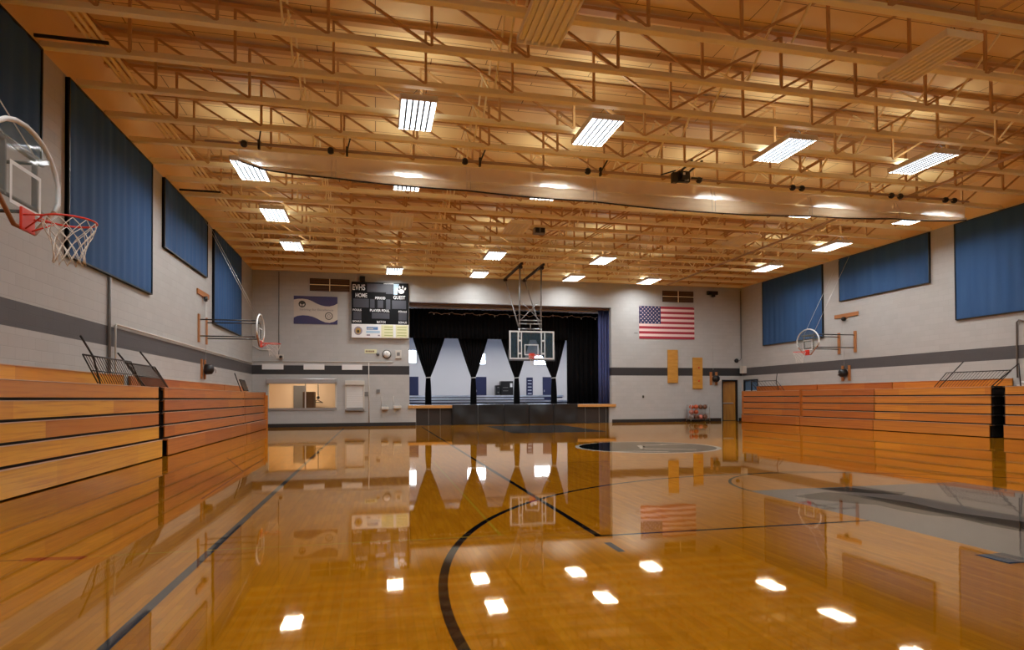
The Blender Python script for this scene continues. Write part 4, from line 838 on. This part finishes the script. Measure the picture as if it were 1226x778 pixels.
# concession window
t = struct(MB().box(-5.17, -1.90, D-.05, D+.0, .82, .93, 'tilew').box(-5.17, -5.10, D-.03, D, .93, 2.13, 'offw').box(-1.97, -1.90, D-.03, D, .93, 2.13, 'offw').build('window_4'), 'serving window with steel shutter housing under the striped wall')
MB().box(-5.17, -1.90, D-.22, D-.001, 2.13, 2.38, 'steel').build('shutter_housing', None, t, .02)
MB().box(-3.42, -3.37, D+.02, D+.1, .93, 2.13, 'offw').build('mullion', None, t)
MB().box(-5.1, -1.97, D+.01, D+.3, .90, .93, 'tilew').build('counter', None, t)
for nm, q, mm in (('wall_kitchen_back', (-5.8, -1.2, 34.9, 35, 0, 2.9), 'concession'), ('wall_kitchen_left', (-5.8, -5.7, D+.31, 34.9, 0, 2.9), 'concession'), ('wall_kitchen_right', (-1.3, -1.2, D+.31, 34.9, 0, 2.9), 'concession'), ('ceiling_kitchen', (-5.8, -1.2, D+.31, 35, 2.9, 3), 'offw'), ('floor_kitchen', (-5.8, -1.2, D+.31, 35, -.1, 0), 'stagefloor')):
    struct(MB().box(*q, mm).build(nm))
tag(MB().box(-4.35, -3.75, 34.82, 34.898, 0, 2.1).build('grey_door_panel', 'grey_steel'), 'grey door in the small room behind the serving window', 'door')
tag(MB().box(-3.7, -3.15, 33.2, 34.2, 0, 1.75).build('brown_cupboard', 'vent', bevel=.01), 'brown cupboard inside the serving window', 'cupboard')
t = thing('hanging_utensil_rack', (-2.9, 33.4, 1.2), 'dark thin rack of hanging utensils inside the serving window', 'rack')
MB().tube([(-2.95, 33.4, 2.9), (-2.95, 33.4, 1.35), (-3.1, 33.4, 1.25)], .02, 6).tube([(-2.95, 33.4, 1.3), (-2.75, 33.4, 1.2)], .02, 6).build('stem', 'pulley', t); MB().sphere((-2.95, 33.4, 1.45), .08).build('hook_ball', 'pulley', t); MB().bar((-3.1, 33.4, 1.2), (-2.7, 33.4, 1.18), .03, .03).build('cross_bar', 'pulley', t)
kt = thing('kitchen_light', (-3.4, 33.2, 2.8), 'warm ceiling light of the small room behind the serving window', 'ceiling light')
MB().box(-4.2, -3.2, 33.0, 33.35, 2.85, 2.899).build('housing', 'white', kt); MB().box(-4.15, -3.25, 33.05, 33.3, 2.83, 2.85).build('diffuser', mat('warm_diffuser', (255, 220, 180), .5, emit=34, ergb=(255, 232, 205)), kt)
# closed shutter
t = thing('roller_shutter', (-1.03, D-.1, .8), 'closed grey roller shutter on the wall right of the serving window', 'shutter')
MB().box(-1.50, -.56, D-.16, D-.001, 2.06, 2.28).build('housing', 'offw', t, .01); b = MB()
for i in range(12): b.box(-1.43, -.63, D-.05, D-.002, .93+i*.093, .93+i*.093+.085)
b.build('curtain_slats', 'white', t); MB().box(-1.5, -1.44, D-.07, D-.001, .85, 2.055).box(-.62, -.56, D-.07, D-.001, .85, 2.055).build('side_guide', 'offw', t); MB().box(-1.5, -.56, D-.16, D-.001, .77, .85).build('sill', 'grey_steel', t, .005)
for i, x in enumerate((-4.9, -2.98, -1.16)):
    tag(MB().box(x-.49, x+.49, D-.03, D-.001, 2.82, 3.08).build('white_placard', 'paper', bevel=.004), f'blank white placard on the dark stripe of the end wall, {["leftmost", "middle", "rightmost"][i]} of three', 'placard', 'white placards on the stripe')
tag(MB().tube([(-5.8, D-.03, 3.2), (.85, D-.03, 3.23)], .018, 6).build('wall_conduit', 'offw'), 'thin pale conduit running above the stripe on the end wall left of the stage', 'conduit', 'wall conduits')
tag(MB().tube([(-4.62, D-.03, 7.6), (-4.62, D-.03, 3.55)], .022, 6).build('wall_conduit', 'grey_steel'), 'thin dark vertical conduit on the end wall left of the banner', 'conduit', 'wall conduits')
tag(MB().tube([(-.35, D-.03, 3.18), (-.33, D-.03, .17)], .022, 6).build('wall_conduit', 'offw'), 'white vertical conduit crossing the stripe between shutter and drinking fountains', 'conduit', 'wall conduits')
tag(MB().tube([(XL+.05, 31.4, 3.1), (XL+.05, 15.6, 3.1), (XL+.05, 15.55, 3.06), (XL+.05, 15.55, 1.96)], .022, 8).build('wall_conduit', 'offw'), 'white conduit along the left wall stripe bending down at the bleachers', 'conduit', 'wall conduits')
tag(MB().tube([(XL+.04, 15.25, 4.12), (XL+.04, 15.25, 1.96)], .035, 8).build('wall_conduit', 'grey_steel'), 'thick grey vertical conduit below the tall blue panel on the left wall', 'conduit', 'wall conduits')
tag(MB().tube([(XR-.05, D-.05, 7.5), (XR-.05, D-.05, 3.6), (XR-.15, D-.05, 3.46), (XR-.28, D-.05, 3.46)], .022, 8).build('wall_conduit', 'grey_steel'), 'grey conduit down the right corner of the end wall to the bell', 'conduit', 'wall conduits')
tag(MB().tube([(XR-.04, 15.75, 3.79), (XR-.04, 15.9, 3.86), (XR-.04, 15.98, 3.79), (XR-.04, 15.98, 1.96)], .025, 8).build('wall_conduit', 'grey_steel'), 'looped grey conduit on the right wall at the photo edge', 'conduit', 'wall conduits')
t = thing('camera_mount', (-4.54, D-.15, 3.35), 'small dark camera on white bracket beside the left corner conduit', 'camera')
MB().box(-4.75, -4.4, D-.08, D-.01, 3.35, 3.55).build('bracket', 'offw', t); MB().tube([(-4.5, D-.09, 3.44), (-4.5, D-.3, 3.42)], .07, 10).build('lens_body', 'blacksteel', t)
t = thing('hand_rail_bracket', (-5.3, D-.1, 3.6), 'short pale pipe on the end wall below the edge-on hoop', 'pipe')
MB().tube([(-5.8, D-.06, 3.95), (-5.5, D-.06, 3.78), (-5.0, D-.06, 3.76)], .025, 6).build('pipe', 'offw', t)
t = thing('wall_clock', (.54, D-.04, 3.45), 'round white wall clock with dark rim below the scoreboard', 'clock')
MB().tube([(.54, D-.001, 3.62), (.54, D-.05, 3.62)], .22, 24).build('rim', 'ban_g', t); MB().tube([(.54, D-.051, 3.62), (.54, D-.056, 3.62)], .18, 24).build('face', 'paper', t)
b = MB().bar((.54, D-.06, 3.62), (.62, D-.06, 3.68), .014, .004, up=(0, 1, 0)).bar((.54, D-.06, 3.62), (.50, D-.06, 3.75), .01, .004, up=(0, 1, 0)); b.build('hand', 'blacksteel', t)
t = thing('wall_box', (1.1, D-.04, 3.4), 'beige control box with dark display right of the clock', 'control box', )
MB().box(.96, 1.27, D-.07, D-.001, 3.42, 3.82).build('case', 'offw', t, .008); MB().box(1.04, 1.19, D-.078, D-.0705, 3.55, 3.72).build('display', 'grey_steel', t)
t = thing('wall_sign', (-.25, D-.03, 3.6), 'small wall sign with brown lettering left of the clock', 'sign')
MB().box(-.55, .05, D-.02, D-.001, 3.66, 3.86).build('plate', 'cream2', t); b = MB()
for i in range(5): b.box(-.5+i*.09, -.44+i*.09, D-.026, D-.0205, 3.72, 3.80, 'brown')
b.build('worn_lettering', None, t)
tag(MB().tube([(.1, D-.001, 3.62), (.1, D-.09, 3.62)], .08, 14).build('fire_bell', 'grey_steel'), 'small round grey bell beside the clock', 'bell')
t = thing('wall_bell', (20.28, D-.1, 3.35), 'round dark bell on the end wall in the right corner', 'bell')
MB().tube([(20.3, D-.001, 3.46), (20.3, D-.06, 3.46), (20.3, D-.12, 3.46)], [.12, .13, .08], 16).build('gong', 'blacksteel', t)
tag(MB().box(XR-.22, XR-.001, D-.5, D-.15, 2.72, 3.14).build('junction_box', 'offw', bevel=.01), 'pale square box on the stripe in the right corner', 'box')
for x, z, w_, lab in ((.44, .95, .36, 'beige drinking fountain with dark basin left of its twin'), (1.05, 1.0, .4, 'beige drinking fountain nearest the stage')):
    t = thing('drinking_fountain', (x, D-.15, z-.2), lab, 'drinking fountain', 'wall drinking fountains')
    MB().box(x-w_/2, x+w_/2, D-.3, D-.001, z-.14, z+.02).build('basin', 'offw', t, .03); MB().box(x-w_/2+.06, x+w_/2-.06, D-.27, D-.06, z+.021, z+.03).build('drain_plate', 'grey_steel', t)
    MB().tube([(x+.1, D-.08, z+.02), (x+.1, D-.08, z+.09), (x+.06, D-.12, z+.1)], .012, 6).build('spout', 'steel', t); MB().tube([(x-w_/2+.02, D-.02, z+.03), (x-w_/2+.02, D-.02, 1.5)], .012, 6).build('pipe', 'offw', t)
tag(MB().box(.02, .2, D-.05, D-.001, 1.66, 1.84).build('thermostat', 'grey_steel', bevel=.01), 'small grey thermostat above the drinking fountains', 'thermostat')
tag(MB().box(-.56, -.38, D-.03, D-.001, 1.5, 1.72).build('light_switch', 'grey_steel', bevel=.004), 'grey switch plate on the white conduit right of the shutter', 'switch')
tag(MB().box(14.45, 14.55, D-.03, D-.001, 1.34, 1.48).build('outlet', 'ban_g'), 'small dark wall outlet between stage and yellow boards', 'outlet')
tag(MB().box(14.0, 14.2, D-.02, D-.001, 4.92, 4.96).build('wall_hook', 'grey_steel'), 'small dark hook on the wall beside the flag', 'hook')
# peg boards
for x0, x1, z0, z1, pegs, lab in ((15.98, 16.60, 2.18, 4.04, 0, 'plain yellow wooden climbing board on the end wall, left one'), (17.52, 18.12, 1.84, 3.62, 2, 'yellow wooden climbing board with two dark holes, right one')):
    t = thing('climbing_board', ((x0+x1)/2, D-.04, z0), lab, 'wooden board', 'yellow climbing boards')
    MB().box(x0, x1, D-.07, D-.001, z0, z1).build('board', 'plywood', t, .006)
    for i in range(pegs): MB().tube([(x1-.24, D-.10, z0+.45+.75*i), (x1-.24, D-.0705, z0+.45+.75*i)], .045, 10).build('peg', 'rimred', t)
t = thing('wall_winch', (18.85, D-.1, 2.06), 'black hand winch on two wooden slats on the end wall beside the door', 'winch', 'hand winches on the walls')
for x in (18.66, 19.0): MB().box(x-.07, x+.07, D-.05, D-.001, 2.06, 2.8).build('slat', 'oak', t, .004)
MB().tube([(18.9, D-.06, 2.42), (18.9, D-.1, 2.42), (18.9, D-.28, 2.42), (18.9, D-.34, 2.42)], [.08, .2, .18, .07], 16).build('drum', 'blacksteel', t)

# doors
b = MB(); b.box(19.36, 19.42, D-.02, D+.3, 0, 2.36, 'blacksteel').box(20.30, 20.36, D-.02, D+.3, 0, 2.36, 'blacksteel').box(19.42, 20.30, D-.02, D+.3, 2.29, 2.36, 'blacksteel')
dr = struct(b.build('door_1', origin=(19.86, D, 0)), 'half-open golden wooden door in black frame on the end wall')
a = radians(24); hx, hy = 20.29, D+.12
c_, s_ = cos(pi-a), sin(pi-a)
lf = MB(); P_ = lambda d, o: (hx+d*c_-o*s_, hy+d*s_+o*c_)
lf.prism([P_(0, 0), P_(.86, 0), P_(.86, -.045), P_(0, -.045)], lambda x, y: (x, y, .02), lambda x, y: (x, y, 2.27), 'doorwood'); lf.build('leaf', None, dr)
q0, q1 = P_(.12, .05), P_(.78, .05); MB().bar((*q0, 1.02), (*q1, 1.02), .03, .05, 'steel').build('push_bar', None, dr)
for nm, q, mm in (('wall_corridor_back', (19.0, 20.7, D+1.6, D+1.7, 0, 2.8), 'brown'), ('wall_corridor_left', (18.9, 19.0, D+.31, D+1.7, 0, 2.8), 'recess'), ('wall_corridor_right', (20.7, 20.8, D+.31, D+1.7, 0, 2.8), 'recess'), ('ceiling_corridor', (18.9, 20.8, D+.31, D+1.7, 2.8, 2.9), 'recess'), ('floor_corridor', (18.9, 20.8, D+.31, D+1.7, -.1, 0), 'brown')):
    struct(MB().box(*q, mm).build(nm))
b = MB(); b.box(XR-.02, XR+.3, 30.0, 30.06, 0, 2.36, 'blacksteel').box(XR-.02, XR+.3, 31.29, 31.35, 0, 2.36, 'blacksteel').box(XR-.02, XR+.3, 30.06, 31.29, 2.28, 2.36, 'blacksteel').box(XR+.02, XR+.3, 30.65, 30.69, 0, 2.28, 'blacksteel')
dr = struct(b.build('door_2', origin=(XR, 30.7, 0)), 'black framed double exit door with blue glass behind the far right bleachers')
for y0, y1 in ((30.07, 30.64), (30.70, 31.28)):
    l_ = MB().box(XR+.05, XR+.1, y0, y1, .02, 1.75, 'offw').build('leaf', None, dr); MB().box(XR+.06, XR+.09, y0, y1, 1.751, 2.27, 'glassblue').build('glass_pane', None, l_)
    
# ball rack
t = thing('ball_rack', (17.6, 31.1, 0), 'silver wheeled ball rack against the end wall right of the stage', 'ball rack')
x0, x1, ya, yb = 17.02, 18.18, 30.86, 31.34
for x in (x0, x1):
    MB().tube([(x, ya, .03), (x, ya, .82), (x+(.06 if x == x0 else -.06), ya, .95), (x+(.06 if x == x0 else -.06), yb, .95), (x, yb, .82), (x, yb, .03)], .016, 8).build('end_frame', 'steel', t)
for z in (.14, .42, .70):
    b = MB()
    for y in (ya+.07, (ya+yb)/2-.06, (ya+yb)/2+.06, yb-.07): b.tube([(x0, y, z), (x1, y, z)], .009, 6)
    b.build('shelf_rail', 'steel', t)
for x in (x0, x1):
    for y in (ya, yb): MB().tube([(x-.015, y, .03), (x+.015, y, .03)], .03, 10).build('wheel', 'blacksteel', t)
bd = thing('basketball', (0, 0, 0), 'x', 'basketball', 'basketballs on the rack'); bd['_o'] = (0, 0, 0)
MB().sphere((0, 0, 0), .132, 'ball', 20, 12).build('skin', None, bd)
sm = MB(); sm.tube([(.1325*cos(i*pi/12), .1325*sin(i*pi/12), 0) for i in range(24)], .003, 4, closed=True).tube([(.1325*cos(i*pi/12), 0, .1325*sin(i*pi/12)) for i in range(24)], .003, 4, closed=True); sm.build('seam', 'seam', bd)
spots = [(17.19, .70, 'ball', 'orange basketball at the left end of the rack top shelf'), (17.47, .70, 'ball', 'orange basketball second from left on the rack top shelf'), (17.75, .70, 'ball_d', 'dark brown basketball third from left on the rack top shelf'), (18.02, .70, 'ball_d', 'dark brown basketball at the right end of the rack top shelf'),
         (17.19, .42, 'ball_p', 'faded orange basketball at the left end of the rack middle shelf'), (17.47, .42, 'ball', 'orange basketball second on the rack middle shelf'),
         (17.19, .14, 'ball_g', 'greyish basketball at the left end of the rack bottom shelf'), (17.47, .14, 'ball_d', 'brown basketball second from left on the rack bottom shelf'), (17.75, .14, 'ball_p', 'faded pink basketball third from left on the rack bottom shelf'), (18.02, .14, 'ball_d', 'brown basketball at the right end of the rack bottom shelf')]
for i, (x, z, mm, lab) in enumerate(spots):
    o = bd if i == 0 else copy_tree(bd)
    o['label'] = lab; o.location = (x, 31.1, z+.126); o.rotation_euler = (random.uniform(0, 3), random.uniform(0, 3), 0)
    if mm != 'ball':
        for ch in o.children:
            if ch.name.startswith('skin'): ch.data = ch.data.copy(); ch.data.materials[0] = M[mm]
for o in S.objects:
    if '_o' in o.keys(): del o['_o']
